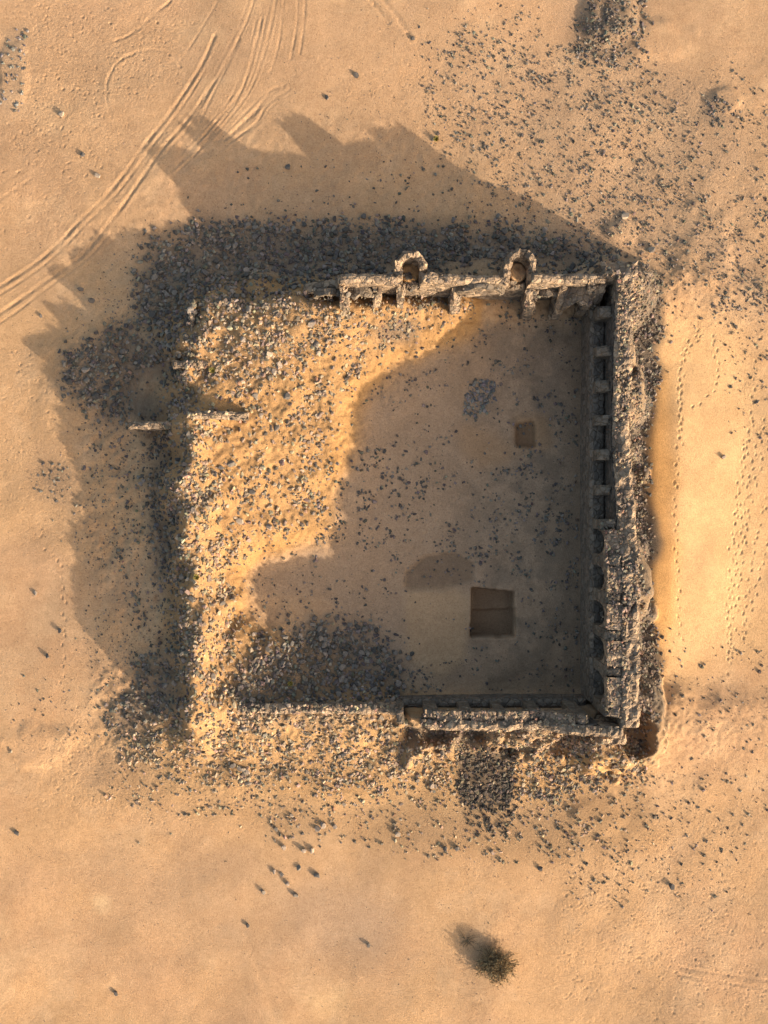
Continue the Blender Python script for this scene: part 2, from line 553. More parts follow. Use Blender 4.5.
def np_mesh(name, verts, faces_flat, loop_tot, m=None, tint=None, smooth=False):
    me = bpy.data.meshes.new(name)
    nv = len(verts)
    me.vertices.add(nv)
    me.vertices.foreach_set('co', np.ascontiguousarray(verts, np.float32).ravel())
    loop_tot = np.asarray(loop_tot, np.int32)
    nl = int(loop_tot.sum())
    me.loops.add(nl)
    me.loops.foreach_set('vertex_index', np.ascontiguousarray(faces_flat, np.int32).ravel())
    me.polygons.add(len(loop_tot))
    st = np.zeros(len(loop_tot), np.int32)
    st[1:] = np.cumsum(loop_tot)[:-1]
    me.polygons.foreach_set('loop_start', st)
    me.polygons.foreach_set('use_smooth', np.full(len(loop_tot), smooth, bool))
    if tint is not None:
        a = me.color_attributes.new('tint', 'FLOAT_COLOR', 'POINT')
        t = np.ones((nv, 4), np.float32)
        t[:, :3] = tint
        a.data.foreach_set('color', t.ravel())
    me.update(calc_edges=True)
    me.validate()
    if m:
        me.materials.append(m)
    return me


# ------------------------------------------------------------------ ground colour
SAND = np.array([.450, .282, .152])
ORANGE = np.array([.47, .265, .105])
tint = np.ones((H0, W0, 1)) * SAND


def paint(mask, c, k=1.0):
    global tint
    mk = (mask * k)[..., None]
    tint = tint * (1 - mk) + np.asarray(c) * mk


paint(sstep(.40, .72, fbm(U / 120, V / 120, 6, 4)), (.44, .272, .158), .7)
# paler grey sand towards the top
paint(sstep(330, 0, V), (.41, .264, .160), .6)
paint(sstep(.50, .68, fbm(U / 48, V / 48, 1, 4)), (.385, .245, .142), .5)
paint(sstep(.55, .70, fbm(U / 30 + 40, V / 30, 5, 4)), (.47, .31, .18), .5)
paint(poly([(430, 60), (540, 40), (690, 80), (768, 160), (768, 330), (640, 270), (560, 220)], 20, 60), (.335, .23, .15), .55)
paint(poly([(640, 320), (740, 320), (768, 420), (768, 640), (700, 680), (650, 700), (640, 560)], 14, 30), (.60, .385, .195), .9)
paint(poly([(636, 330), (668, 380), (672, 480), (672, 620), (650, 720), (638, 600), (640, 450)], 5, 14), (.60, .335, .125), .9)
paint(poly([(170, 300), (330, 300), (460, 290), (480, 320), (400, 360), (350, 390), (330, 540), (260, 560), (240, 640), (260, 660), (180, 690), (168, 560), (168, 420)], 8, 16), ORANGE, .95)
paint(poly([(150, 720), (400, 715), (600, 740), (660, 720), (680, 760), (560, 800), (480, 820), (300, 800), (160, 790)], 10, 20), (.50, .325, .175), .85)
paint(court, (.345, .235, .15), .9)  # courtyard shade deepened by a darker floor colour
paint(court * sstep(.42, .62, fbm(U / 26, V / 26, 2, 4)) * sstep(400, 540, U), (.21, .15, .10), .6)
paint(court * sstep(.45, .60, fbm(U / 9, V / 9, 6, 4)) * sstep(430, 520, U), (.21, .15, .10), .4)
paint(poly([(560, 330), (592, 310), (592, 695), (566, 695)], 6, 6), (.20, .14, .092), .6)  # painted shade: darker strip along the foot of the east wall
paint(poly([(420, 690), (592, 672), (592, 700), (420, 700)], 4, 6), (.18, .128, .085), .5)  # same painted shade along the foot of the south wall
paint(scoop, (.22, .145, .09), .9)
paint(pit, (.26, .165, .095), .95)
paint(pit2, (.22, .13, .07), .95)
paint(poly([(455, 430), (480, 425), (515, 440), (512, 460), (480, 468), (460, 455)], 4, 10), (.36, .225, .125), .85)
paint(mid, (.42, .275, .155), .9)
paint(p3, (.22, .15, .095), .5)
paint(p2 * (1 - pit2), (.33, .20, .105), .7)
paint(poly([(60, 850), (230, 860), (420, 880), (400, 960), (200, 960)], 16, 50), (.41, .268, .165), .5)
paint(poly([(290, 895), (385, 900), (385, 962), (300, 960)], 12, 40), (.36, .25, .17), .5)
paint(poly([(90, 898), (108, 896), (112, 908), (98, 912)], 3, 6), (.60, .43, .25), .6)
paint(poly([(300, 1000), (345, 985), (350, 1010), (320, 1020)], 4, 8), (.55, .37, .2), .5)
# gritty soil between packed stones
GRIT = {}

# ------------------------------------------------------------------ stone fields (photo pixel polygons)
# name: polygon, stones per 100 px2, size range (px), colour class, clumpiness
FIELDS = [
    ('north_edge', [(150, 238), (200, 224), (300, 226), (400, 224), (500, 226), (560, 236), (612, 252), (612, 272), (540, 268), (330, 274), (310, 290), (205, 296), (187, 330), (165, 352), (140, 330), (140, 270)], 19, 1.8, 6.2, 'dark', .5),
    ('north_court', [(160, 222), (260, 178), (430, 165), (560, 215), (600, 240), (150, 242)], 2.2, 1.4, 4.2, 'dark', .75),
    ('nw_heap', [(65, 382), (85, 342), (110, 327), (140, 335), (165, 350), (190, 345), (185, 400), (140, 372), (125, 425), (100, 437), (88, 410)], 14, 1.9, 6.0, 'dark', .5),
    ('nw_flank', [(70, 375), (120, 310), (140, 250), (170, 230), (160, 300), (120, 440), (100, 480), (70, 460)], .6, 2, 4, 'dark', .5),
    ('west_edge', [(85, 440), (180, 430), (195, 500), (180, 560), (190, 620), (195, 690), (150, 745), (100, 735), (95, 690), (130, 680), (140, 620), (92, 560), (82, 500)], 2.4, 2.0, 5, 'dark', .6),
    ('west_edge', [(150, 430), (182, 440), (182, 690), (165, 600), (148, 560), (155, 500)], 7.0, 2.5, 5.8, 'dark', .3),
    ('west_edge', [(135, 665), (190, 620), (195, 720), (110, 738), (102, 715)], 6.5, 2.5, 5.8, 'dark', .4),
    ('west_edge', [(128, 400), (200, 400), (195, 430), (130, 425)], 3.5, 2.5, 5, 'dark', .2),
    ('mound', [(190, 300), (300, 296), (340, 305), (450, 300), (470, 320), (400, 350), (345, 385), (330, 450), (325, 520), (300, 525), (235, 560), (235, 620), (270, 650), (200, 690), (175, 640), (172, 440), (175, 350)], 10, 1.3, 5.2, 'mix', .75),
    ('mound', [(172, 430), (205, 430), (230, 600), (235, 690), (180, 690), (172, 560)], 6.5, 2.0, 6.0, 'mix', .5),
    ('mound', [(190, 298), (310, 295), (340, 340), (260, 400), (180, 360)], 6.5, 1.8, 5.8, 'mix', .55),
    ('mound', [(310, 284), (400, 284), (462, 288), (470, 312), (310, 314)], 7, 1.6, 4.4, 'mix', .4),
    ('court', [(500, 296), (600, 290), (606, 330), (500, 325)], 3.0, 1.6, 4.2, 'dark', .6),
    ('mound', [(370, 330), (400, 318), (420, 330), (415, 352), (385, 352)], 4.0, 2.2, 4.5, 'dark', .3),
    ('court', [(330, 345), (590, 310), (585, 690), (330, 690), (330, 560), (230, 600), (230, 550), (330, 530)], 4.2, 1.2, 3.8, 'dark', .97),
    ('court', [(320, 450), (420, 450), (420, 520), (320, 560)], 4, 2, 4.8, 'dark', .9),
    ('court', [(490, 430), (585, 400), (585, 570), (500, 570), (460, 480)], 8, 1.4, 4.2, 'dark', .9),
    ('court', [(500, 320), (600, 310), (595, 400), (540, 400)], 2.6, 1.4, 3.6, 'dark', .7),
    ('court', [(395, 530), (440, 525), (500, 555), (585, 560), (585, 600), (520, 580), (400, 548)], 2.6, 1.8, 4.2, 'dark', .8),
    ('court', [(395, 655), (425, 640), (440, 690), (400, 695)], 2.0, 2, 4, 'dark', .5),
    ('court', [(520, 625), (585, 600), (588, 695), (530, 690)], 1.0, 1.6, 4, 'dark', .7),
    ('pile', [(468, 394), (480, 380), (495, 384), (490, 410), (466, 420)], 16, 2.6, 5.4, 'grey', .05),
    ('south_pile', [(262, 660), (300, 622), (370, 627), (400, 660), (415, 697), (240, 700)], 13, 2.2, 6.2, 'dark', .4),
    ('south_pile', [(225, 580), (330, 590), (420, 640), (420, 695), (240, 695)], 1.6, 2, 4.6, 'dark', .6),
    ('south_pile', [(240, 660), (262, 640), (270, 660), (250, 712), (238, 712)], 4.0, 3, 6, 'pale', .2),
    ('south_slope', [(195, 690), (250, 703), (400, 703), (405, 740), (455, 745), (455, 800), (400, 800), (330, 785), (250, 790), (180, 765), (150, 765), (120, 745)], 13, 1.7, 5.4, 'mix', .55),
    ('south_slope', [(245, 700), (400, 703), (400, 724), (245, 724)], 6.0, 2.2, 4.5, 'pale', .1),
    ('south_slope', [(260, 725), (400, 725), (380, 780), (280, 790)], 2.4, 2.4, 5.4, 'dark', .7),
    ('south_block', [(425, 713), (580, 713), (605, 700), (600, 730), (560, 747), (425, 747)], 10, 1.6, 4.0, 'top', .2),
    ('south_block', [(425, 725), (600, 725), (610, 745), (520, 752), (425, 750)], 7.0, 1.6, 4.0, 'mix', .3),
    ('south_block', [(404, 724), (448, 724), (448, 742), (406, 742)], 5.0, 2.0, 4.0, 'dark', .2),
    ('south_block', [(450, 716), (476, 716), (474, 742), (450, 742)], 3.0, 2.0, 4.0, 'dark', .3),
    ('south_slope', [(120, 740), (400, 745), (640, 770), (670, 840), (560, 860), (400, 850), (260, 825), (110, 800)], 4.2, 1.4, 4.4, 'mix', .75),
    ('dark_heap', [(457, 747), (514, 747), (516, 790), (512, 806), (475, 808), (457, 792)], 14, 2.4, 5.6, 'black', .1),
    ('dark_heap', [(457, 785), (516, 785), (514, 832), (470, 834)], 14, 2, 4.5, 'black', .4),
    ('se_slope', [(510, 747), (600, 727), (640, 757), (640, 772), (600, 790), (570, 812), (515, 792)], 7, 2.0, 5.4, 'dark', .5),
    ('se_slope', [(520, 745), (600, 727), (620, 745), (560, 770)], 3, 2.0, 4.0, 'mix', .3),
    ('se_slope', [(520, 790), (600, 788), (625, 800), (605, 830), (540, 862), (508, 862)], 1.0, 2, 4.6, 'dark', .7),
    ('se_hollow', [(610, 703), (642, 706), (648, 750), (622, 757)], 11, 2.2, 4.8, 'dark', .2),
    ('east_slope', [(612, 270), (650, 265), (657, 330), (650, 400), (645, 450), (636, 480), (657, 520), (660, 545), (640, 570), (641, 600), (657, 640), (657, 700), (640, 725), (606, 712), (606, 540), (618, 480)], 10.5, 1.5, 4.0, 'pale', .3),
    ('east_slope', [(625, 270), (655, 265), (660, 330), (655, 400), (648, 450), (640, 480), (657, 520), (660, 545), (645, 570), (645, 600), (657, 640), (657, 720), (632, 720), (628, 500)], 6.0, 1.6, 4.6, 'dark', .5),
    ('east_foot', [(640, 300), (668, 290), (668, 390), (645, 450)], 1.6, 2, 4.5, 'dark', .5),
    ('east_foot', [(640, 560), (662, 600), (678, 650), (688, 720), (650, 735), (642, 640)], 1.8, 2, 5, 'dark', .55),
    ('ne_scatter', [(600, 250), (640, 238), (665, 260), (700, 290), (768, 300), (768, 430), (740, 425), (720, 360), (690, 320), (655, 330)], 2.0, 1.6, 4.4, 'dark', .5),
    ('ne_scatter', [(600, 250), (630, 232), (645, 245), (640, 262), (610, 268)], 4, 2.5, 5, 'mix', .2),
    ('ne_scatter', [(720, 290), (800, 290), (800, 440), (735, 425)], 1.4, 2, 4.6, 'dark', .5),
    ('ne_scatter', [(430, 60), (520, 10), (640, 70), (690, 80), (690, 180), (768, 230), (768, 330), (620, 270), (560, 220), (430, 130)], 15, 1.0, 3.9, 'dark', .6),
    ('ne_scatter', [(410, -20), (560, -20), (545, 70), (470, 110), (410, 50)], 1.3, 1.2, 3.2, 'dark', .6),
    ('top_knoll', [(572, 55), (582, 14), (600, -20), (645, -20), (640, 30), (625, 62), (590, 60)], 13, 1.8, 4.6, 'dark', .35),
    ('top_knoll', [(560, 40), (660, 10), (690, 120), (580, 120)], 1.2, 1.5, 3.6, 'dark', .5),
    ('right_knoll', [(704, 112), (724, 94), (736, 104), (728, 120), (702, 132)], 18, 1.8, 4.4, 'dark', .2),
    ('right_knoll', [(690, 60), (800, 50), (800, 300), (690, 260), (695, 200), (720, 180), (690, 130)], 1.3, 1.5, 4, 'dark', .7),
    ('se_sand', [(650, 640), (800, 640), (800, 830), (680, 860), (560, 890), (540, 860), (640, 800), (690, 740), (680, 690)], 1.7, 1.4, 4.4, 'dark', .8),
    ('se_sand', [(640, 690), (800, 680), (800, 840), (620, 850)], 2.6, .9, 2.2, 'dark', .5),
    ('se_sand', [(570, 855), (740, 825), (740, 880), (660, 905), (560, 900)], 2.2, 1.4, 3.8, 'dark', .7),
    ('sw_sand', [(38, 462), (58, 458), (62, 484), (44, 494)], 4, 1.6, 4.2, 'dark', .5),
    ('sw_sand', [(32, 676), (46, 678), (48, 712), (34, 712)], 5, 1.6, 4.0, 'dark', .4),
    ('sw_sand', [(74, 676), (86, 678), (86, 705), (76, 702)], 4, 1.6, 3.8, 'dark', .4),
    ('ne_scatter', [(740, 120), (800, 110), (800, 260), (745, 230)], 3, 1.6, 4.2, 'dark', .6),
    ('left_knoll', [(10, 30), (28, 32), (27, 110), (-10, 116), (-10, 105), (16, 85), (2, 65), (2, 50)], 4.2, 2.4, 4.6, 'grey', .3),
    ('sw_sand', [(-20, 690), (60, 700), (80, 745), (60, 760), (-20, 740)], 1.0, 1.4, 3.4, 'dark', .6),
    ('sw_sand', [(130, 755), (340, 775), (345, 850), (150, 820)], .7, 1.6, 3.4, 'dark', .7),
    ('south_slope', [(140, 760), (300, 785), (430, 795), (400, 840), (300, 830), (200, 800)], 1.0, 1.6, 4.2, 'dark', .7),
    ('mound', [(180, 300), (340, 300), (320, 400), (250, 560), (230, 690), (176, 690)], .09, 6, 8, 'mix', .3),
    ('se_slope', [(500, 738), (625, 735), (645, 775), (570, 805), (512, 790)], 9, 1.8, 5.2, 'mix', .35),
    ('south_slope', [(180, 710), (450, 710), (440, 790), (200, 780)], .10, 6, 8, 'mix', .3),
    ('south_pile', [(262, 660), (300, 622), (370, 627), (400, 660), (415, 697), (240, 700)], .5, 6, 8, 'dark', .1),
    ('south_block', [(425, 703), (606, 703), (606, 716), (425, 716)], 8, 1.6, 3.8, 'top', .2),
    ('east_slope', [(606, 525), (640, 525), (642, 722), (604, 722)], 11, 1.8, 4.2, 'top', .25),
    ('east_slope', [(617, 300), (640, 270), (641, 525), (614, 525)], 11, 1.8, 4.0, 'top', .25),
    ('east_slope', [(632, 290), (655, 280), (658, 400), (648, 460), (646, 500), (660, 540), (648, 580), (660, 640), (662, 730), (632, 720)], 10, 1.8, 5.0, 'dark', .4),
    ('se_hollow', [(600, 720), (625, 700), (655, 705), (660, 745), (640, 770), (610, 765)], 6, 1.8, 4.5, 'mix', .3),
    ('north_edge', [(150, 238), (300, 226), (560, 236), (600, 262), (310, 285), (190, 320), (140, 300)], .16, 6, 9, 'dark', .2),
    ('nw_heap', [(70, 380), (110, 327), (185, 345), (120, 430)], .22, 6, 8.5, 'dark', .2),
    ('north_edge', [(395, 252), (428, 252), (428, 282), (395, 282)], 9, 1.6, 3.6, 'top', .1),
    ('north_edge', [(505, 250), (538, 250), (538, 280), (505, 280)], 9, 1.6, 3.6, 'top', .1),
    ('ne_scatter', [(605, 262), (640, 258), (658, 270), (650, 300), (612, 300)], 9, 1.8, 4.4, 'top', .2),
    ('grit', [(-100, -100), (868, -100), (868, 1124), (-100, 1124)], 1.0, .7, 1.5, 'dark', .75),
    ('grit', [(300, 80), (520, 40), (768, 60), (768, 300), (560, 220), (430, 160), (300, 160)], 2.0, .8, 1.9, 'dark', .5),
    ('grit', [(430, 780), (800, 740), (800, 1000), (460, 1000)], .9, .8, 1.7, 'dark', .5),
    ('grit', [(165, 290), (470, 290), (340, 400), (330, 540), (260, 660), (170, 700)], 3.0, .9, 2.0, 'mix', .5),
    ('grit', [(150, 690), (650, 700), (640, 800), (200, 800)], 3.0, .9, 2.0, 'mix', .5),
    ('grit', [(330, 320), (595, 310), (590, 690), (260, 690), (330, 560)], 1.2, .7, 1.6, 'dark', .6),
    ('grit', [(140, 235), (600, 225), (600, 275), (200, 300), (190, 440), (190, 700), (100, 740), (90, 440), (60, 380)], 9.0, .9, 2.4, 'dark', .5),
]

# lone stones set out one by one (photo px, size px, elongation)
LONE = [
    (299, 867, 4.2), (317, 875, 5.0), (282, 874, 3.6), (274, 871, 3.8), (288, 883, 4.6), (263, 891, 4.4), (296, 895, 4.8), (284, 847, 4.6),
    (312, 850, 4.8), (304, 850, 4.2), (276, 829, 4.0), (323, 824, 5.4), (318, 828, 5.0), (335, 826, 4.2), (292, 815, 3.6),
]
LONE_SINGLE = [
    (17, 833, 4.4, 'lone dark stone on bare sand near the lower left edge of the ground'),
    (398, 834, 4.6, 'lone stone with a pale side on bare sand south of the low south wall'),
    (445, 848, 4.8, 'left stone of the pair casting shadows on sand west of the dark rubble heap'),
    (457, 848, 4.6, 'right stone of the pair casting shadows on sand west of the dark rubble heap'),
    (248, 925, 4.0, 'small dark stone at the head of the low sand step'),
    (116, 993, 4.2, 'single rounded dark stone alone on the smooth sand at bottom left'),
    (369, 945, 4.0, 'single greenish dark stone on smooth sand south of the stone cluster'),
    (723, 457, 4.2, 'single reddish stone lying on the smooth bright sand drift'),
    (671, 885, 6.0, 'largest flat dark stone on the sand south east of the ruin'),
    (540, 868, 4.8, 'lone upright dark stone south of the sparse rubble tail'),
    (413, 39, 4.0, 'dark stone at the end of the two short wheel ruts'),
    (62, 115, 6.0, 'pale stone alone on the pitted sand near the left edge'),
    (98, 176, 5.4, 'pale sided stone in the little group beside the wheel tracks'),
    (83, 155, 4.4, 'darker stone in the little group beside the wheel tracks'),
    (327, 98, 4.2, 'dark stone standing alone on sand north of the shadow'),
    (356, 76, 5.0, 'bluish dark stone on open sand right of the fanned wheel tracks'),
    (41, 316, 3.6, 'small dark stone by itself on the sand west of the shadow'),
    (36, 593, 4.6, 'pale topped stone alone on the sand west of the ruin'),
    (60, 630, 5.4, 'dark stone with a small sand tail west of the ruin'),
    (48, 656, 4.4, 'greyish stone below the one with the sand tail'),
    (652, 250, 7.0, 'big pale boulder just outside the north east corner'),
    (625, 216, 6.2, 'big pale topped boulder north of the north east corner'),
    (81, 290, 5.6, 'larger round stone inside the shadow west of the dark rubble'),
    (92, 301, 5.2, 'rounded stone just below another inside the western shadow'),
    (288, 167, 4.8, 'largest round stone inside the shadow north of the ruin'),
]

CAMX = {'black': ((.040, .035, .031), (.115, .095, .078)), 'dark': ((.070, .062, .055), (.22, .185, .15)), 'mix': ((.13, .104, .08), (.40, .30, .205)),
        'pale': ((.09, .075, .062), (.33, .255, .185)), 'top': ((.11, .086, .066), (.36, .27, .19)), 'grey': ((.10, .098, .096), (.24, .215, .19))}

paint(np.maximum(talus_e, np.clip(ring, 0, 1) * .8), (.16, .12, .085), .9)
paint(poly([(150, 720), (200, 690), (405, 700), (600, 735), (640, 770), (560, 800), (300, 795), (170, 775)], 8, 20), (.40, .235, .10), .8)
paint(talus_s, (.26, .18, .11), .8)
mnd = sstep(.45, .95, blur(base, 3)) * (U < 480) * (U > 150) * (V < 700) * (V > 280)
paint(blur(mnd, 2) * sstep(165, 195, U), (.40, .222, .085), .9)
grit_m = np.zeros((H0, W0))
for (nm, pg, den, a_, b_, cl, ck) in FIELDS:
    if nm in ('grit', 'ne_scatter', 'court', 'se_slope') or den < 3:
        continue
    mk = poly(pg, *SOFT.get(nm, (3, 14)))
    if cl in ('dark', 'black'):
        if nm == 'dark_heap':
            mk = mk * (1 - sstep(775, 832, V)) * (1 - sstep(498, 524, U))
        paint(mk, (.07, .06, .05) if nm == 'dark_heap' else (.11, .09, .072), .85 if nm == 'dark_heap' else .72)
    elif cl == 'mix':
        paint(mk, (.30, .19, .10), .5)
    elif cl in ('pale', 'top'):
        paint(mk, (.20, .148, .10), .7)
    else:
        paint(mk, (.25, .2, .15), .3)

# ------------------------------------------------------------------ ground mesh
def axis(lo, hi, step, far):
    a = list(np.arange(lo, hi + 1e-6, step))
    left, right = [], []
    d_ = step
    x = lo
    while x > -far:
        d_ *= 1.22
        x -= d_
        left.append(x)
    d_ = step
    x = hi
    while x < far:
        d_ *= 1.22
        x += d_
        right.append(x)
    return np.array(left[::-1] + a + right)


ax = axis(-32.0, 32.0, .068, 1800)
ay = axis(-42.2, 42.2, .068, 1800)
GX, GY = np.meshgrid(ax, ay)
pu = GX / S + 384
pv = 512 - GY / S
GZ = samp(Hf, pu, pv, F)
outm = sstep(36, 46, np.abs(GX)) + sstep(46, 56, np.abs(GY))
outm = np.clip(outm, 0, 1)
GZ = GZ * (1 - outm) + outm * ((fbm(GX / 40, GY / 40, 2, 4) - .5) * 2.2 - .2)
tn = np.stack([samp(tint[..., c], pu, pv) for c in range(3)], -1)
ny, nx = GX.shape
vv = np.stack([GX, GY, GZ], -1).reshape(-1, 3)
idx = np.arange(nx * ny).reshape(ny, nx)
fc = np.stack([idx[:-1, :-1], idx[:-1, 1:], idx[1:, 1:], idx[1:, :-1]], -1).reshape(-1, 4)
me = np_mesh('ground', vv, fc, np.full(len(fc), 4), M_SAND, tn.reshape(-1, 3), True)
ground = tag(link(bpy.data.objects.new('ground', me)), 'sandy desert ground with drifts, wheel tracks, footprints and rubble slopes', kind='structure')

# ------------------------------------------------------------------ the ruin
HW = base.copy()                 # plan raster: tops of walls and ground, for laying stones
FORT = link(bpy.data.objects.new('ruined_fort', None))
FORT.location = (0, 0, 0)
tag(FORT, 'roofless square stone fort in ruins, with arcaded inner walls and two round bastions', 'ruin')


def stamp(x0, x1, y0, y1, z):
    m = (Xp > x0) & (Xp < x1) & (Yp > y0) & (Yp < y1)
    zz = z(Xp[m], Yp[m]) if callable(z) else z
    HW[m] = np.maximum(HW[m], zz)


def rag(name, x0, x1, y0, y1, z0, top, parent, m=M_MAS, step=.22, amp=.12, topamp=.35, rot=None, do_stamp=True, label=None):
    """a ragged masonry block: subdivided box, uneven top, weathered faces. top = f(x, y) or number"""
    cx, cy = (x0 + x1) / 2, (y0 + y1) / 2
    nx_ = max(1, int(round((x1 - x0) / step)))
    ny_ = max(1, int(round((y1 - y0) / step)))
    ht = top if not callable(top) else float(np.max(top(np.linspace(x0, x1, 9), np.linspace(y0, y1, 9))))
    nz_ = max(1, int(round((ht - z0) / (step * 1.3))))
    ids = {}
    vs = []

    def vid(i, j, k):
        key = (i, j, k)
        if key not in ids:
            x = x0 + (x1 - x0) * i / nx_
            y = y0 + (y1 - y0) * j / ny_
            t = top(np.array([x]), np.array([y]))[0] if callable(top) else top
            nn = mnoise.noise(Vector((x * 1.1, y * 1.1, 3.3))) + .6 * mnoise.noise(Vector((x * 2.9, y * 2.9, 7.3)))
            t = t + topamp * nn
            z = z0 + (t - z0) * k / nz_
            f = min(1, (z - z0) / 1.0)
            p = Vector((x, y, z))
            dv = mnoise.noise_vector(p * 1.7) * amp + mnoise.noise_vector(p * 4.3) * amp * .5
            dv.z *= .5
            # rounded broken edges near the top
            if k == nz_ and (i in (0, nx_) or j in (0, ny_)):
                z -= .12 + .15 * random.random()
            ids[key] = len(vs)
            vs.append((x + dv.x, y + dv.y, z + dv.z * f))
        return ids[key]

    fs = []
    for i in range(nx_):
        for j in range(ny_):
            fs.append((vid(i, j, nz_), vid(i + 1, j, nz_), vid(i + 1, j + 1, nz_), vid(i, j + 1, nz_)))
    for k in range(nz_):
        for i in range(nx_):
            fs.append((vid(i, 0, k), vid(i + 1, 0, k), vid(i + 1, 0, k + 1), vid(i, 0, k + 1)))
            fs.append((vid(i + 1, ny_, k), vid(i, ny_, k), vid(i, ny_, k + 1), vid(i + 1, ny_, k + 1)))
        for j in range(ny_):
            fs.append((vid(0, j + 1, k), vid(0, j, k), vid(0, j, k + 1), vid(0, j + 1, k + 1)))
            fs.append((vid(nx_, j, k), vid(nx_, j + 1, k), vid(nx_, j + 1, k + 1), vid(nx_, j, k + 1)))
    me = bpy.data.meshes.new(name)
    me.from_pydata(vs, [], fs)
    me.materials.append(m)
    o = link(bpy.data.objects.new(name, me))
    o.parent = parent
    if label:
        o['label'] = label
    if do_stamp:
        stamp(x0, x1, y0, y1, top)
    return o


def lin(axis_, pts):
    a = [p[0] for p in pts]
    b_ = [p[1] for p in pts]
    return (lambda x, y: np.interp(x, a, b_)) if axis_ == 'x' else (lambda x, y: np.interp(y, a, b_))


# --- north wall -------------------------------------------------------------
ntop = lin('x', [(-6.2, 2.8), (-5.2, 3.9), (-3.6, 4.4), (-3.3, 6.1), (-.5, 6.0), (1.1, 5.8), (2.4, 6.3), (5.5, 5.85), (9.3, 5.75), (10.2, 6.5), (13.2, 6.0), (14.5, 6.1), (18, 6.5)])
BX1, BX2 = gx(411, 6.4), gx(521, 6.4)
rag('wall', -6.2, BX1 - .76, 16.75, 17.45, -.3, ntop, FORT, M_MAS, .22, .10, .16, label='west stretch of the north wall, its top stepping down westwards')
rag('wall', BX1 + .76, BX2 - .78, 16.75, 17.45, -.3, ntop, FORT, M_MAS, .22, .10, .16, label='stretch of the north wall between the two round bastions')
rag('wall', BX2 + .78, 16.2, 16.75, 17.45, -.3, ntop, FORT, M_MAS, .22, .10, .16, label='east stretch of the north wall, running to the corner')


def bastion(cx, cy, r_out, r_in, zt, parent):
    """half-round hollow tower open to the south: a U in plan, ragged on top"""
    bm = bmesh.new()
    prof = []
    n_ = 22
    leg = 1.1
    outer, inner = [], []
    for k in range(4):
        outer.append((cx + r_out, cy - leg + leg * k / 4))
        inner.append((cx + r_in, cy - leg + leg * k / 4))
    for k in range(n_ + 1):
        a = math.pi * k / n_
        outer.append((cx + r_out * math.cos(a), cy + r_out * math.sin(a)))
        inner.append((cx + r_in * math.cos(a), cy + r_in * math.sin(a)))
    for k in range(1, 5):
        outer.append((cx - r_out, cy - leg * k / 4))
        inner.append((cx - r_in, cy - leg * k / 4))
    nz_ = 22
    N = len(outer)
    grid = {}
    for s_, ring_ in enumerate((outer, inner)):
        for i, (x, y) in enumerate(ring_):
            e = min(i, N - 1 - i)
            t = zt - (0.9 if e < 2 else .35 if e < 4 else 0) + .55 * mnoise.noise(Vector((x * 1.9, y * 1.9, cx))) + .3 * mnoise.noise(Vector((x * 4, y * 4, cx)))
            for k in range(nz_ + 1):
                z = -.3 + (t + .3) * k / nz_
                p = Vector((x, y, z))
                dv = mnoise.noise_vector(p * 2.1) * .13 + mnoise.noise_vector(p * 5.0) * .07
                grid[s_, i, k] = bm.verts.new((x + dv.x, y + dv.y, z + dv.z * .5))
    mids = []
    for i in range(N):
        a_, c_ = grid[0, i, nz_].co, grid[1, i, nz_].co
        v = (a_ + c_) / 2
        mids.append(bm.verts.new((v.x, v.y, v.z + .10 + .12 * random.random())))
    for i in range(N - 1):
        for k in range(nz_):
            bm.faces.new((grid[0, i, k], grid[0, i + 1, k], grid[0, i + 1, k + 1], grid[0, i, k + 1]))
            bm.faces.new((grid[1, i + 1, k], grid[1, i, k], grid[1, i, k + 1], grid[1, i + 1, k + 1]))
        bm.faces.new((grid[0, i, nz_], grid[0, i + 1, nz_], mids[i + 1], mids[i]))
        bm.faces.new((mids[i], mids[i + 1], grid[1, i + 1, nz_], grid[1, i, nz_]))
    for i, flip in ((0, 0), (N - 1, 1)):
        for k in range(nz_):
            q4 = [grid[0, i, k], grid[0, i, k + 1], grid[1, i, k + 1], grid[1, i, k]]
            bm.faces.new(q4 if not flip else q4[::-1])
        t3 = [grid[0, i, nz_], mids[i], grid[1, i, nz_]]
        bm.faces.new(t3 if not flip else t3[::-1])
    bmesh.ops.recalc_face_normals(bm, faces=bm.faces)
    me = bpy.data.meshes.new('bastion')
    bm.to_mesh(me)
    bm.free()
    me.materials.append(M_MAS)
    o = link(bpy.data.objects.new('bastion', me))
    o.parent = parent
    return o


B1 = bastion(gx(411, 6.4), gy(266, 6.4), 1.18, .66, 6.2, FORT)
B2 = bastion(gx(521, 6.4), gy(264, 6.4), 1.16, .66, 6.3, FORT)

for bx, bo in ((BX1, B1), (BX2, B2)):
    rag('sill_wall', bx - .72, bx + .72, 16.8, 17.4, -.3, 4.3, bo, M_MAS, .22, .10, .5)

# --- rooms against the north wall: cross walls and broken vault ends ---------
NF = 16.75
for (pa, pb, py_, z) in [(340, 348, 307, 4.9), (373, 381, 305, 4.4), (397, 404, 302, 4.8), (451, 461, 308, 3.8),
                         (526, 538, 310, 3.9), (558, 567, 309, 4.3), (587, 604, 302, 5.2)]:
    xa, xb = gx(pa, z), gx(pb, z)
    ya = gy(py_, z)
    tp = lambda x, y, z=z, ya=ya: np.interp(y, [ya, ya + .5, NF], [z - 1.3, z - .2, z + .8])
    rag('cross_wall', xa, xb, ya, NF - .02, -.2, tp, FORT, M_MAS, .2, .16, .6)


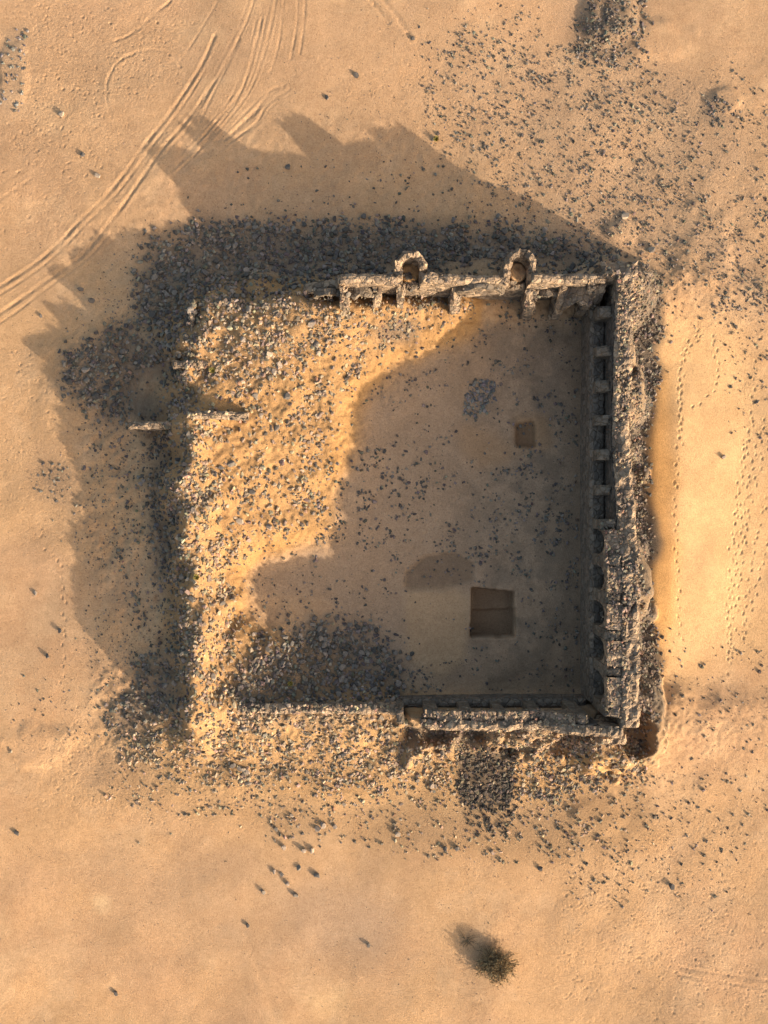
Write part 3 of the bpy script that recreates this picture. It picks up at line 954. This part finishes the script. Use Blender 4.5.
def vault(pa, pb, py_, zs, rise, parent, y1=NF):
    """stump of a barrel vault bridging two cross walls"""
    xa, xb = gx(pa, zs), gx(pb, zs)
    ya = gy(py_, zs + rise)
    bm = bmesh.new()
    n_, ny_ = 12, 5
    th = .35
    G = {}
    for j in range(ny_ + 1):
        y = ya + (y1 - ya) * j / ny_
        for i in range(n_ + 1):
            a = math.pi * (1 - i / n_)
            for s_, rr in enumerate((0, th)):
                x = (xa + xb) / 2 + ((xb - xa) / 2 + rr) * math.cos(a)
                z = zs + (rise + rr) * math.sin(a)
                p = Vector((x, y, z))
                dv = mnoise.noise_vector(p * 2.2) * .12
                if j == 0:
                    dv.y += .35 * mnoise.noise(Vector((x * 2, 1, 4)))
                G[s_, i, j] = bm.verts.new(p + dv)
    for j in range(ny_):
        for i in range(n_):
            bm.faces.new((G[1, i, j], G[1, i + 1, j], G[1, i + 1, j + 1], G[1, i, j + 1]))
            bm.faces.new((G[0, i + 1, j], G[0, i, j], G[0, i, j + 1], G[0, i + 1, j + 1]))
    for i in range(n_):
        bm.faces.new((G[0, i, 0], G[0, i + 1, 0], G[1, i + 1, 0], G[1, i, 0]))
    bmesh.ops.recalc_face_normals(bm, faces=bm.faces)
    me = bpy.data.meshes.new('vault')
    bm.to_mesh(me)
    bm.free()
    me.materials.append(M_MUD)
    o = link(bpy.data.objects.new('vault', me))
    o.parent = parent
    stamp(xa, xb, ya, y1, zs + rise)
    return o


vault(565, 588, 305, 3.6, 1.3, FORT)
vault(536, 560, 297, 3.0, 1.1, FORT, NF)
vault(347, 374, 297, 3.6, .9, FORT)
vault(318, 340, 296, 3.4, .8, FORT)
vault(459, 500, 290, 4.2, 1.2, FORT)

# --- east wall: plain dado, then a storey of niches, arched where it still stands full height
XB, XFc, XD = 16.95, 15.86, 15.70
etop = lin('y', [(-15.5, 7.7), (-13, 7.8), (-8, 7.75), (-4.3, 7.8), (-2.2, 7.2), (-1, 6.7), (1, 6.2), (4, 5.6), (7, 5.3), (10, 5.6), (13, 6.0), (18, 6.6)])
east_w = rag('wall', XB, XB + 1.3, -15.4, 17.6, -.3, etop, FORT, M_MAS, .24, .12, .40, label='east wall, tallest side, with niches along its inner face')
rag('niche_back', XB - .10, XB + .02, -14.6, 15.4, 3.2, lambda x, y: etop(x, y) - .12, east_w, M_NICHE_SHADE, .24, .03, .3, do_stamp=False)
rag('dado', XD, XB - .04, -14.5, 15.6, -.4, lambda x, y: x * 0 + 3.45, east_w, M_DADO, .24, .05, .12)
pier_px = [(346, 355), (379, 391), (413, 426), (448, 461), (483, 497), (518, 530), (554, 565), (589, 601), (627, 634), (661, 670)]
py_c = [gy((a + c) / 2, 5.0) for a, c in pier_px]
py_c = [gy(312, 5.0)] + py_c + [-14.3]
NB = 6
for i, y in enumerate(py_c):
    zt = [5.3, 5.3, 5.0, 4.9, 5.0, 5.3, 6.3][i] if i < 7 else 7.55
    w = random.uniform(.70, .92)
    zt += random.uniform(-.25, .15) if i < NB else 0
    if y - w / 2 < -14.9:
        y = -14.9 + w / 2
    tp = (lambda x, y_, zt=zt: np.interp(x, [XFc, XB], [zt - .2, zt + .25]))
    rag('pier', XFc, XB - .06, y - w / 2, y + w / 2, 3.2, tp, east_w, M_MUD, .2, .05, .18 if i < NB else .1, do_stamp=i >= NB)


def arch(axis_, f0, f1, c0, c1, zs, za, zt, parent):
    """arched spandrel between two piers: solid above an arch, depth f0..f1"""
    bm = bmesh.new()
    n_ = 14
    cols = []
    for i in range(n_ + 1):
        t = i / n_
        c = c0 + (c1 - c0) * t
        s_ = abs(2 * t - 1)
        zb = zs + (za - zs) * (1 - s_ ** 2.2) ** .55
        z_t = (zt(c) if callable(zt) else zt) + .15 * mnoise.noise(Vector((c * 2, 1, 2)))
        col_ = []
        for f in (f0, f1):
            for z in (zb, (zb + z_t) / 2, z_t):
                p = (f, c, z) if axis_ == 'x' else (c, f, z)
                pv_ = Vector(p)
                pv_ += mnoise.noise_vector(pv_ * 2.3) * .05
                col_.append(bm.verts.new(pv_))
        cols.append(col_)
    for i in range(n_):
        a, b_ = cols[i], cols[i + 1]
        for q4 in ((0, 1), (1, 2), (2, 5), (5, 4), (4, 3), (3, 0)):
            bm.faces.new((a[q4[0]], b_[q4[0]], b_[q4[1]], a[q4[1]]))
    bmesh.ops.recalc_face_normals(bm, faces=bm.faces)
    me = bpy.data.meshes.new('arch')
    bm.to_mesh(me)
    bm.free()
    me.materials.append(M_MAS)
    o = link(bpy.data.objects.new('arch', me))
    o.parent = parent
    return o


for i in range(NB, len(py_c) - 1):
    y0, y1 = max(py_c[i + 1] + .40, -14.6), py_c[i] - .40
    arch('x', XFc + .06, XB + .03, y0, y1, 5.0, 6.7, (lambda c: float(etop(np.array([0.]), np.array([c]))[0]) - .1), east_w)
    stamp(XFc, XB, y0, y1, lambda x, y: etop(x, y) - .1)

# --- south wall ----------------------------------------------------------------
YB, YF = -15.35, -14.62
stop = lin('x', [(2.2, 5.4), (5, 5.8), (9, 5.85), (11.5, 5.6), (12.5, 6.2), (14.4, 7.3), (17.1, 7.6)])
south_w = rag('wall', 2.75, 17.1, YB - .75, YB, -.3, stop, FORT, M_MAS, .22, .10, .30, label='tall part of the south wall with niches along its inner face')
rag('niche_back', 2.8, 15.4, YB - .02, YB + .10, 2.0, lambda x, y: stop(x, y) - .15, south_w, M_NICHE_SHADE, .24, .03, .25, do_stamp=False)
rag('dado', 1.3, XD - .02, YB + .04, YF + .12, -.4, lambda x, y: x * 0 + 2.2, south_w, M_DADO, .24, .05, .1, do_stamp=False)
for i, (pa, pb) in enumerate([(424, 437), (460, 471), (494, 504), (528, 540), (569, 582)]):
    z = 5.0
    xa, xb = gx(pa, z), gx(pb, z)
    rag('pier', xa, xb, YB + .06, YF, 2.0, lambda x, y: stop(x, y) - .1, south_w, M_MUD, .2, .05, .12)
sx_ = [(gx(a, 5), gx(c, 5)) for a, c in [(437, 460), (471, 494), (504, 528), (540, 569)]]
for xa, xb in sx_:
    arch('y', YB - .03, YF - .04, xa - .06, xb + .06, 4.1, 5.2, (lambda c: float(stop(np.array([c]), np.array([0.]))[0]) - .1), south_w)
    stamp(xa, xb, YB, YF, lambda x, y: stop(x, y) - .1)
rag('pier', gx(397, 5), gx(404, 5), YB - .5, YF, -.3, 4.6, FORT, M_MUD, .2, .08, .3)
# low western run
ltop = lambda x, y: np.interp(x, [-11.6, -9, -5, 1.2], [2.5, 2.75, 2.7, 3.0])
rag('wall', -11.6, 1.25, -15.55, -14.8, 0, ltop, FORT, M_MAS, .22, .10, .18, label='low rubble topped part of the south wall')
# SE corner block
rag('corner_block', 15.6, 17.6, -17.0, -16.15, 0, lambda x, y: x * 0 + 6.4, FORT, M_MAS, .22, .14, .7)
# NE corner mass
rag('corner_block', 15.9, 18.5, 17.0, 18.3, 0, lambda x, y: 6.5 - .35 * np.abs(y - 17.3), FORT, M_MAS, .22, .16, .5)

# --- west side: stumps standing out of the collapsed rooms ----------------------
for (pa, pb, ya_, yb_, z) in [(188, 195, 300, 345, 3.0), (174, 202, 352, 357, 3.6)]:
    rag('stump_wall', gx(pa, z), gx(pb, z), gy(yb_, z), gy(ya_, z), .3, z, FORT, M_MAS, .22, .14, .35)
for (pa, pb, py_, z) in [(128, 182, 421, 1.8), (186, 246, 411, 3.8), (172, 206, 360, 3.5), (214, 262, 300, 3.1), (194, 262, 706, 2.6)]:
    th = .55
    if py_ in (421, 411, 360):
        for _ in range(3):
            z = float(np.mean(samp(base, np.linspace(gx(pa, z), gx(pb, z), 8) / S + 384, 512 - gy(py_, z) / S))) + (.95 if py_ != 421 else 1.7)
    y = gy(py_, z)
    tp = lambda x, y_, z=z, a=gx(pa, z), b_=gx(pb, z): np.interp(x, [a, a + .4 * (b_ - a), b_], [z, z, z - .55])
    rag('stump_wall', gx(pa, z), gx(pb, z), y - th, y, 0, tp, FORT, M_MAS, .2, .10, .16)
# curved stump at the south west
rag('stump_wall', gx(192, 2.4), gx(197, 2.4), gy(692, 2.4), gy(668, 2.4), 0, 2.9, FORT, M_MAS, .2, .1, .2)

# ------------------------------------------------------------------ stones
def hull_template(k, npt=11, flat=.75):
    rnd = random.Random(100 + k)
    bm = bmesh.new()
    pts = []
    for _ in range(npt):
        v = Vector((rnd.gauss(0, 1), rnd.gauss(0, 1), rnd.gauss(0, 1)))
        v.normalize()
        v *= rnd.uniform(.82, 1.0)
        # push towards a block shape
        v = Vector([math.copysign(abs(c) ** .75, c) for c in v])
        v.z *= flat
        pts.append(bm.verts.new(v * .5))
    r = bmesh.ops.convex_hull(bm, input=pts)
    bmesh.ops.delete(bm, geom=[g for g in r['geom_interior'] if isinstance(g, bmesh.types.BMVert)] , context='VERTS')
    bmesh.ops.triangulate(bm, faces=bm.faces)
    bmesh.ops.recalc_face_normals(bm, faces=bm.faces)
    bm.verts.index_update()
    v = np.array([x.co for x in bm.verts])
    f = np.array([[y.index for y in x.verts] for x in bm.faces])
    bm.free()
    return v, f


TPL = [hull_template(k, 10 + (k % 3) * 2, .6 + .05 * (k % 6)) for k in range(14)]
TINY = [hull_template(50 + k, 7, .7) for k in range(6)]


def on_ground(px, py):
    """photo pixels to world, standing on whatever surface is there"""
    px = np.asarray(px, float)
    py = np.asarray(py, float)
    z = np.zeros_like(px)
    for _ in range(12):
        X = (px - 384) * S * (CAM - z) / CAM
        Y = (512 - py) * S * (CAM - z) / CAM
        z = .5 * z + .5 * samp(HW, X / S + 384, 512 - Y / S)
    X = (px - 384) * S * (CAM - z) / CAM
    Y = (512 - py) * S * (CAM - z) / CAM
    return X, Y, samp(HW, X / S + 384, 512 - Y / S)


BARE = np.clip(np.maximum.reduce([
    poly([(643, 22), (700, 10), (768, 0), (768, 45), (720, 60), (690, 75), (655, 62)], 5, 16),
    poly([(668, 345), (722, 335), (730, 400), (735, 640), (700, 660), (668, 640), (655, 580), (648, 500), (655, 420)], 4, 8),
    poly([(690, 70), (706, 70), (704, 125), (688, 120)], 3, 8) * .9,
    poly([(705, 180), (735, 180), (735, 240), (705, 235)], 5, 12) * .8,
    poly([(545, -30), (588, -30), (574, 40), (545, 55)], 3, 6),
    poly([(132, 365), (158, 370), (158, 412), (132, 414)], 2, 5) * .9,
    poly([(404, 590), (470, 586), (470, 600), (466, 660), (430, 670), (408, 650)], 3, 6) * .95,
    poly([(470, 586), (518, 588), (518, 640), (468, 640)], 1, 2) * .98,
    poly([(455, 425), (550, 415), (550, 455), (470, 468)], 3, 6) * .7,
    poly([(300, 545), (400, 540), (400, 590), (330, 590)], 6, 10) * .6,
    poly([(560, 800), (622, 785), (612, 812), (560, 822)], 3, 8) * .8,
    poly([(650, 740), (690, 690), (720, 690), (680, 770), (640, 790)], 6, 10) * .5,
]), 0, 1)

cand = {'px': [], 'py': [], 'sz': [], 'cl': [], 'fld': []}
clump = fbm(U / 11, V / 11, 3, 3)
CLS = list(CAMX)
fnames = []
for (nm, pg, den, a_, b_, cl, ck) in FIELDS:
    mk = poly(pg, *SOFT.get(nm, (2, 14)))
    xs = [p[0] for p in pg]
    ys = [p[1] for p in pg]
    x0, x1, y0, y1 = min(xs) - 8, max(xs) + 8, min(ys) - 8, max(ys) + 8
    x0, x1, y0, y1 = max(x0, -100), min(x1, 866), max(y0, -100), min(y1, 1122)
    nn = int((x1 - x0) * (y1 - y0) * den / 100.0)
    px = RS.uniform(x0, x1, nn)
    py = RS.uniform(y0, y1, nn)
    pr = samp(mk, px, py) * (1 - samp(BARE, px, py))
    cn = samp(clump, px, py)
    pr = pr * ((1 - ck) + ck * (3.2 * sstep(.50, .66, cn) if nm in ('court', 'ne_scatter') else 2.2 * sstep(.40, .64, cn)))
    ok = RS.rand(nn) < pr
    px, py = px[ok], py[ok]
    t = RS.rand(len(px)) ** (3.0 if nm in ('ne_scatter', 'se_sand') else 1.7 if den >= 3 else 2.4)
    cand['px'].append(px)
    cand['py'].append(py)
    cand['sz'].append(a_ + (b_ - a_) * t)
    cand['cl'].append(np.full(len(px), CLS.index(cl)))
    if nm not in fnames:
        fnames.append(nm)
    cand['fld'].append(np.full(len(px), fnames.index(nm)))
cand = {k: np.concatenate(v) for k, v in cand.items()}
X, Y, Z = on_ground(cand['px'], cand['py'])
_gy, _gx = np.gradient(HW)
SL = np.clip(np.hypot(samp(_gx, X / S + 384, 512 - Y / S), samp(_gy, X / S + 384, 512 - Y / S)) / S, 0, 2.5)
Z = Z + SL * cand['sz'] * S * .16
# nothing inside the arcade bays or on the vertical inner faces
bad = ((X > XD - .2) & (X < XB + .05) & (Y < 15) & (Y > -15) & (Z < 5.6)) | ((Y < YF + .3) & (Y > YB - .02) & (X > 1.4) & (X < 16.9) & (Z < 4.5))
for k in cand:
    cand[k] = cand[k][~bad]
X, Y, Z = X[~bad], Y[~bad], Z[~bad]
NS = len(X)
lo = np.array([CAMX[c][0] for c in CLS])[cand['cl']]
hi = np.array([CAMX[c][1] for c in CLS])[cand['cl']]
tt = RS.rand(NS, 1) ** 1.5
colr = lo * (1 - tt) + hi * tt
colr *= 1 + RS.normal(0, .05, (NS, 3))
# a few pinkish stones
pk = RS.rand(NS) < np.where(cand['cl'] == CLS.index('pale'), .14, .03)
colr[pk] *= np.array([1.18, .95, .85])

vis = (cand['px'] > 2) & (cand['px'] < 766) & (cand['py'] > 2) & (cand['py'] < 1022)
NLONE = len(LONE) + len(LONE_SINGLE)
order = np.argsort(-(cand['sz'] * vis))
PICK = order[:300 - NLONE]
picked = np.zeros(NS, bool)
picked[PICK] = True


def rot_mats(n_):
    a = RS.uniform(0, 2 * np.pi, n_)
    tx = RS.normal(0, .28, n_)
    ty = RS.normal(0, .28, n_)
    ca, sa = np.cos(a), np.sin(a)
    Rz = np.zeros((n_, 3, 3))
    Rz[:, 0, 0], Rz[:, 0, 1], Rz[:, 1, 0], Rz[:, 1, 1], Rz[:, 2, 2] = ca, -sa, sa, ca, 1
    Rx = np.zeros((n_, 3, 3))
    Rx[:, 0, 0] = 1
    Rx[:, 1, 1], Rx[:, 1, 2], Rx[:, 2, 1], Rx[:, 2, 2] = np.cos(tx), -np.sin(tx), np.sin(tx), np.cos(tx)
    Ry = np.zeros((n_, 3, 3))
    Ry[:, 1, 1] = 1
    Ry[:, 0, 0], Ry[:, 0, 2], Ry[:, 2, 0], Ry[:, 2, 2] = np.cos(ty), np.sin(ty), -np.sin(ty), np.cos(ty)
    return Rz @ Rx @ Ry


def build_mass(sel, tpls, name):
    VV, FF, TT = [], [], []
    off = 0
    ids_ = np.where(sel)[0]
    ch = RS.randint(0, len(tpls), len(ids_))
    for k, (tv, tf) in enumerate(tpls):
        ii = ids_[ch == k]
        n_ = len(ii)
        if not n_:
            continue
        s_ = cand['sz'][ii] * S * 1.08
        sc = np.stack([s_ * RS.uniform(.8, 1.25, n_), s_ * RS.uniform(.65, 1.0, n_), s_ * RS.uniform(.6, 1.0, n_)], -1)
        v = tv[None] * sc[:, None, :]
        v = np.einsum('nij,nvj->nvi', rot_mats(n_), v)
        pos = np.stack([X[ii], Y[ii], Z[ii] + s_ * RS.uniform(-.14, .16, n_)], -1)
        v += pos[:, None, :]
        nv = tv.shape[0]
        VV.append(v.reshape(-1, 3))
        FF.append((tf[None] + (off + np.arange(n_) * nv)[:, None, None]).reshape(-1, 3))
        TT.append(np.repeat(colr[ii], nv, 0))
        off += n_ * nv
    V_, F_, T_ = np.concatenate(VV), np.concatenate(FF), np.concatenate(TT)
    me = np_mesh(name, V_, F_, np.full(len(F_), 3), M_STONE, T_, False)
    return link(bpy.data.objects.new(name, me))


big = cand['sz'] >= 2.0
o = build_mass(big & ~picked, TPL, 'rubble')
tag(o, 'countless smaller stones of the collapsed walls strewn in and around the fort', 'rubble', kind='stuff')
o = build_mass(~big & ~picked, TINY, 'gravel')
tag(o, 'fine gravel and chips scattered over the sand', 'gravel', kind='stuff')

# individual stones: share a handful of meshes in several stone colours
SHADES = [(.078, .07, .062), (.115, .10, .088), (.17, .145, .12), (.25, .20, .16), (.33, .26, .195), (.42, .33, .245)]
STM = {}
for k in range(8):
    for c, sh in enumerate(SHADES):
        tv, tf = hull_template(200 + k, 16, .68)
        STM[k, c] = np_mesh('stone', tv, tf, np.full(len(tf), 3), M_STONE, np.tile(np.array(sh), (len(tv), 1)), False)
NAMES = {
    'north_edge': ('larger dark stone heaped along the shaded outer foot of the north wall', 'larger stones along the north wall foot'),
    'north_court': ('larger dark stone on shadowed sand north of the heaped rubble', 'stones on the shadowed northern sand'),
    'nw_heap': ('larger dark stone of the shaded heap off the north west corner', 'larger stones of the north west heap'),
    'nw_flank': ('larger dark stone beside the north west heap', 'stones beside the north west heap'),
    'west_edge': ('larger dark stone along the shaded outer foot of the west side', 'larger stones along the west foot'),
    'mound': ('larger stone on the sunlit orange rubble mound inside the west side', 'larger stones on the sunlit mound'),
    'court': ('larger dark stone scattered on the shaded courtyard floor', 'larger stones on the courtyard floor'),
    'pile': ('stone of the small oval pile in the courtyard', 'stones of the small courtyard pile'),
    'south_pile': ('larger stone of the dark heap inside the low south wall', 'larger stones of the inner south heap'),
    'south_slope': ('larger stone on the sunlit slope below the low south wall', 'larger stones on the south slope'),
    'south_block': ('larger stone on top of the tall south wall', 'larger stones on the tall south wall'),
    'dark_heap': ('larger stone of the straight edged dark heap south of the tall south wall', 'larger stones of the straight edged heap'),
    'se_slope': ('larger dark stone on the rubble slope below the south east corner', 'larger stones on the south east slope'),
    'se_hollow': ('larger stone in the dark hollow at the south east corner', 'larger stones in the south east hollow'),
    'east_slope': ('larger stone on the steep rubble slope outside the east wall', 'larger stones on the east slope'),
    'east_foot': ('larger dark stone on orange sand at the foot of the east slope', 'larger stones at the east slope foot'),
    'ne_scatter': ('larger stone strewn over the sand off the north east corner', 'larger stones off the north east corner'),
    'top_knoll': ('larger stone on the dark knoll beside the smooth sand hollow at the top', 'larger stones on the top knoll'),
    'right_knoll': ('larger stone on and around the small dark knoll at the upper right', 'larger stones on the upper right knoll'),
    'se_sand': ('larger dark stone dotted over the sand south east of the fort', 'larger stones on the south east sand'),
    'left_knoll': ('greyish stone of the cluster at the upper left edge', 'stones of the upper left cluster'),
    'sw_sand': ('larger stone dotted over the sand south west of the fort', 'larger stones on the south west sand'),
    'grit': ('small lone stone on open sand', 'lone small stones on open sand'),
}


def put_stone(x, y, z, size, shade, label, group=None, up_=.16, asp=None):
    k = random.randrange(8)
    o = bpy.data.objects.new('stone', STM[k, shade])
    s_ = size * S * 1.05
    o.location = (x, y, z + s_ * up_)
    o.rotation_euler = (random.gauss(0, .22), random.gauss(0, .22), random.uniform(0, 6.28))
    o.scale = (s_ * random.uniform(.95, 1.25), s_ * random.uniform(.75, 1.0), s_ * random.uniform(.7, 1.0))
    tag(o, label, 'stone', group)
    link(o)


for i in PICK:
    nm = fnames[cand['fld'][i]]
    lum = colr[i].mean()
    sh = min(range(6), key=lambda c: abs(sum(SHADES[c]) / 3 - lum))
    lab, grp = NAMES[nm]
    put_stone(X[i], Y[i], Z[i], cand['sz'][i], sh, lab, grp, random.uniform(.05, .2))
lx, ly, lz = on_ground([p[0] for p in LONE], [p[1] for p in LONE])
for i, p in enumerate(LONE):
    put_stone(lx[i], ly[i], lz[i], p[2] * 1.35, random.choice([2, 3, 4]), 'stone of the loose cluster with long shadows on smooth sand south west of the fort',
              'loose cluster of stones south west of the fort', .24)
lx, ly, lz = on_ground([p[0] for p in LONE_SINGLE], [p[1] for p in LONE_SINGLE])
for i, p in enumerate(LONE_SINGLE):
    sh = 4 if 'pale' in p[3] else 3 if 'reddish' in p[3] else 1
    put_stone(lx[i], ly[i], lz[i], p[2] * 1.2, sh, p[3], None, .22)

# ------------------------------------------------------------------ plants
M_TWIG, nt, b = mat('dry_twigs')
oi = node(nt, 'ShaderNodeNewGeometry')
r = ramp(nt, oi.outputs['Random Per Island'], [(0, (.09, .07, .045)), (.6, (.17, .13, .08)), (1, (.26, .21, .13))])
nt.links.new(r.outputs[0], b.inputs['Base Color'])
M_LEAF, nt, b = mat('olive_leaves')
oi = node(nt, 'ShaderNodeNewGeometry')
r = ramp(nt, oi.outputs['Random Per Island'], [(0, (.15, .10, .055)), (.5, (.27, .19, .095)), (1, (.42, .31, .16))])
nt.links.new(r.outputs[0], b.inputs['Base Color'])
M_TUFT, nt, b = mat('yellow_tuft')
oi = node(nt, 'ShaderNodeNewGeometry')
r = ramp(nt, oi.outputs['Random Per Island'], [(0, (.16, .14, .04)), (1, (.34, .27, .07))])
nt.links.new(r.outputs[0], b.inputs['Base Color'])


def tube_path(VV, FF, pts, r0, r1):
    n_ = 4
    st = len(VV)
    for i, p in enumerate(pts):
        rr = r0 + (r1 - r0) * i / (len(pts) - 1)
        d_ = (pts[min(i + 1, len(pts) - 1)] - pts[max(i - 1, 0)]).normalized()
        a = d_.orthogonal().normalized()
        c = d_.cross(a)
        for k in range(n_):
            t = 2 * math.pi * k / n_
            VV.append(p + a * rr * math.cos(t) + c * rr * math.sin(t))
    for i in range(len(pts) - 1):
        for k in range(n_):
            FF.append((st + i * n_ + k, st + i * n_ + (k + 1) % n_, st + (i + 1) * n_ + (k + 1) % n_, st + (i + 1) * n_ + k))


def mk(name, VV, FF, m, parent):
    me = bpy.data.meshes.new(name)
    me.from_pydata([tuple(v) for v in VV], [], FF)
    me.materials.append(m)
    o = link(bpy.data.objects.new(name, me))
    o.parent = parent
    return o


def shrub(px, py, R_, H_, nb, nleaf, label):
    x, y, z = on_ground([px], [py])
    root = link(bpy.data.objects.new('desert_shrub', None))
    root.location = (x[0], y[0], z[0])
    tag(root, label, 'shrub')
    VV, FF, LV, LF = [], [], [], []
    for i in range(nb):
        az = random.uniform(0, 2 * math.pi)
        rr = R_ * math.sqrt(random.random()) * random.uniform(.7, 1.12)
        hh = H_ * (1 - .75 * (rr / R_) ** 2) * random.uniform(.6, 1.15)
        hh = max(hh, .15)
        b0 = Vector((random.gauss(0, .12), random.gauss(0, .12), -.05))
        e = Vector((rr * math.cos(az), rr * math.sin(az), hh))
        pts = []
        for k in range(6):
            t = k / 5
            p = b0.lerp(e, t)
            p.z += .22 * math.sin(math.pi * t) * hh
            p += Vector((random.gauss(0, .04), random.gauss(0, .04), random.gauss(0, .03))) * (t > 0)
            pts.append(p)
        tube_path(VV, FF, pts, random.uniform(.018, .034), .008)
        for k in range(random.randint(3, 5)):
            t = random.uniform(.4, 1)
            q0 = pts[int(t * 5)]
            q1 = q0 + Vector((random.gauss(0, .22), random.gauss(0, .22), random.uniform(-.02, .28)))
            tube_path(VV, FF, [q0, (q0 + q1) / 2 + Vector((0, 0, .03)), q1], .006, .003)
            for _ in range(nleaf):
                c = q0.lerp(q1, random.uniform(.2, 1.1)) + Vector((random.gauss(0, .035),) * 3)
                a = Vector((random.gauss(0, 1), random.gauss(0, 1), random.gauss(0, 1))).normalized()
                bb = a.orthogonal().normalized()
                L, w = random.uniform(.05, .10), random.uniform(.02, .04)
                st = len(LV)
                LV.extend([c - a * L, c + bb * w, c + a * L, c - bb * w])
                LF.append((st, st + 1, st + 2, st + 3))
    mk('branches', VV, FF, M_TWIG, root)
    mk('foliage', LV, LF, M_LEAF, root)
    return root


shrub(496, 962, 2.0, 1.15, 190, 8, 'dry olive brown desert shrub alone on the sand, its feathery shadow to one side')
shrub(467, 941, 1.35, .10, 20, 0, 'low grey dead scrub in the shadow of the olive brown shrub')


def tuft(px, py, label):
    x, y, z = on_ground([px], [py])
    LV, LF = [], []
    for i in range(170):
        az = random.uniform(0, 6.283)
        rr = random.uniform(.05, .30)
        p0 = Vector((random.gauss(0, .06), random.gauss(0, .06), -.08))
        p1 = Vector((rr * math.cos(az), rr * math.sin(az), random.uniform(.12, .34)))
        s_ = Vector((-math.sin(az), math.cos(az), 0)) * random.uniform(.012, .022)
        st = len(LV)
        m_ = p0.lerp(p1, .55) + Vector((0, 0, .05))
        LV.extend([p0 - s_, p0 + s_, m_ + s_, m_ - s_, p1])
        LF.append((st, st + 1, st + 2, st + 3))
        LF.append((st + 3, st + 2, st + 4))
    me = bpy.data.meshes.new('grass_tuft')
    me.from_pydata([tuple(v) for v in LV], [], LF)
    me.materials.append(M_TUFT)
    o = link(bpy.data.objects.new('grass_tuft', me))
    o.location = (x[0], y[0], z[0] + .1)
    tag(o, label, 'plant')


tuft(197, 577, 'yellow green tuft among stones on the west edge of the sunlit mound')
tuft(436, 140, 'yellow tuft on sand at the edge of the large northern shadow')
tuft(291, 683, 'yellowish tuft in the shaded stones behind the low south wall')
tuft(213, 371, 'yellow tuft beside the stump wall in the north west rooms')

# ------------------------------------------------------------------ light
w = bpy.data.worlds.new('World')
scene.world = w
w.use_nodes = True
nt = w.node_tree
nt.nodes.clear()
wo = nt.nodes.new('ShaderNodeOutputWorld')
bg = nt.nodes.new('ShaderNodeBackground')
sk = nt.nodes.new('ShaderNodeTexSky')
sk.sky_type = 'NISHITA'
sk.sun_disc = False
sk.sun_elevation = ELEV
sk.sun_rotation = math.atan2(SUN.x, SUN.y)
sk.air_density = 1.0
sk.dust_density = 4.0
sk.ozone_density = 1.0
bg.inputs[1].default_value = .15
nt.links.new(mulc(nt, sk.outputs[0], (1.0, .93, .83)), bg.inputs[0])
nt.links.new(bg.outputs[0], wo.inputs[0])
sd = bpy.data.lights.new('sun', 'SUN')
sd.energy = 3.15
sd.angle = math.radians(.6)
sd.color = (1.0, .86, .68)
so = link(bpy.data.objects.new('sun', sd))
to_sun = Vector((SUN.x * math.cos(ELEV), SUN.y * math.cos(ELEV), math.sin(ELEV)))
so.rotation_euler = to_sun.to_track_quat('Z', 'Y').to_euler()
so.location = to_sun * 200

# ------------------------------------------------------------------ camera
cd = bpy.data.cameras.new('camera')
cam = link(bpy.data.objects.new('camera', cd))
cam.location = (0, 0, CAM)
cam.rotation_euler = (0, 0, 0)
cd.sensor_fit = 'VERTICAL'
cd.sensor_height = 24
cd.lens = 24 * CAM / (1024 * S)
cd.clip_start = .5
cd.clip_end = 5000
scene.camera = cam
scene.view_settings.view_transform = 'Standard'
scene.view_settings.look = 'None'
scene.view_settings.exposure = 1.42
scene.view_settings.gamma = 1
scene.view_settings.use_curve_mapping = False
print('STONES', NS, 'picked', len(PICK))
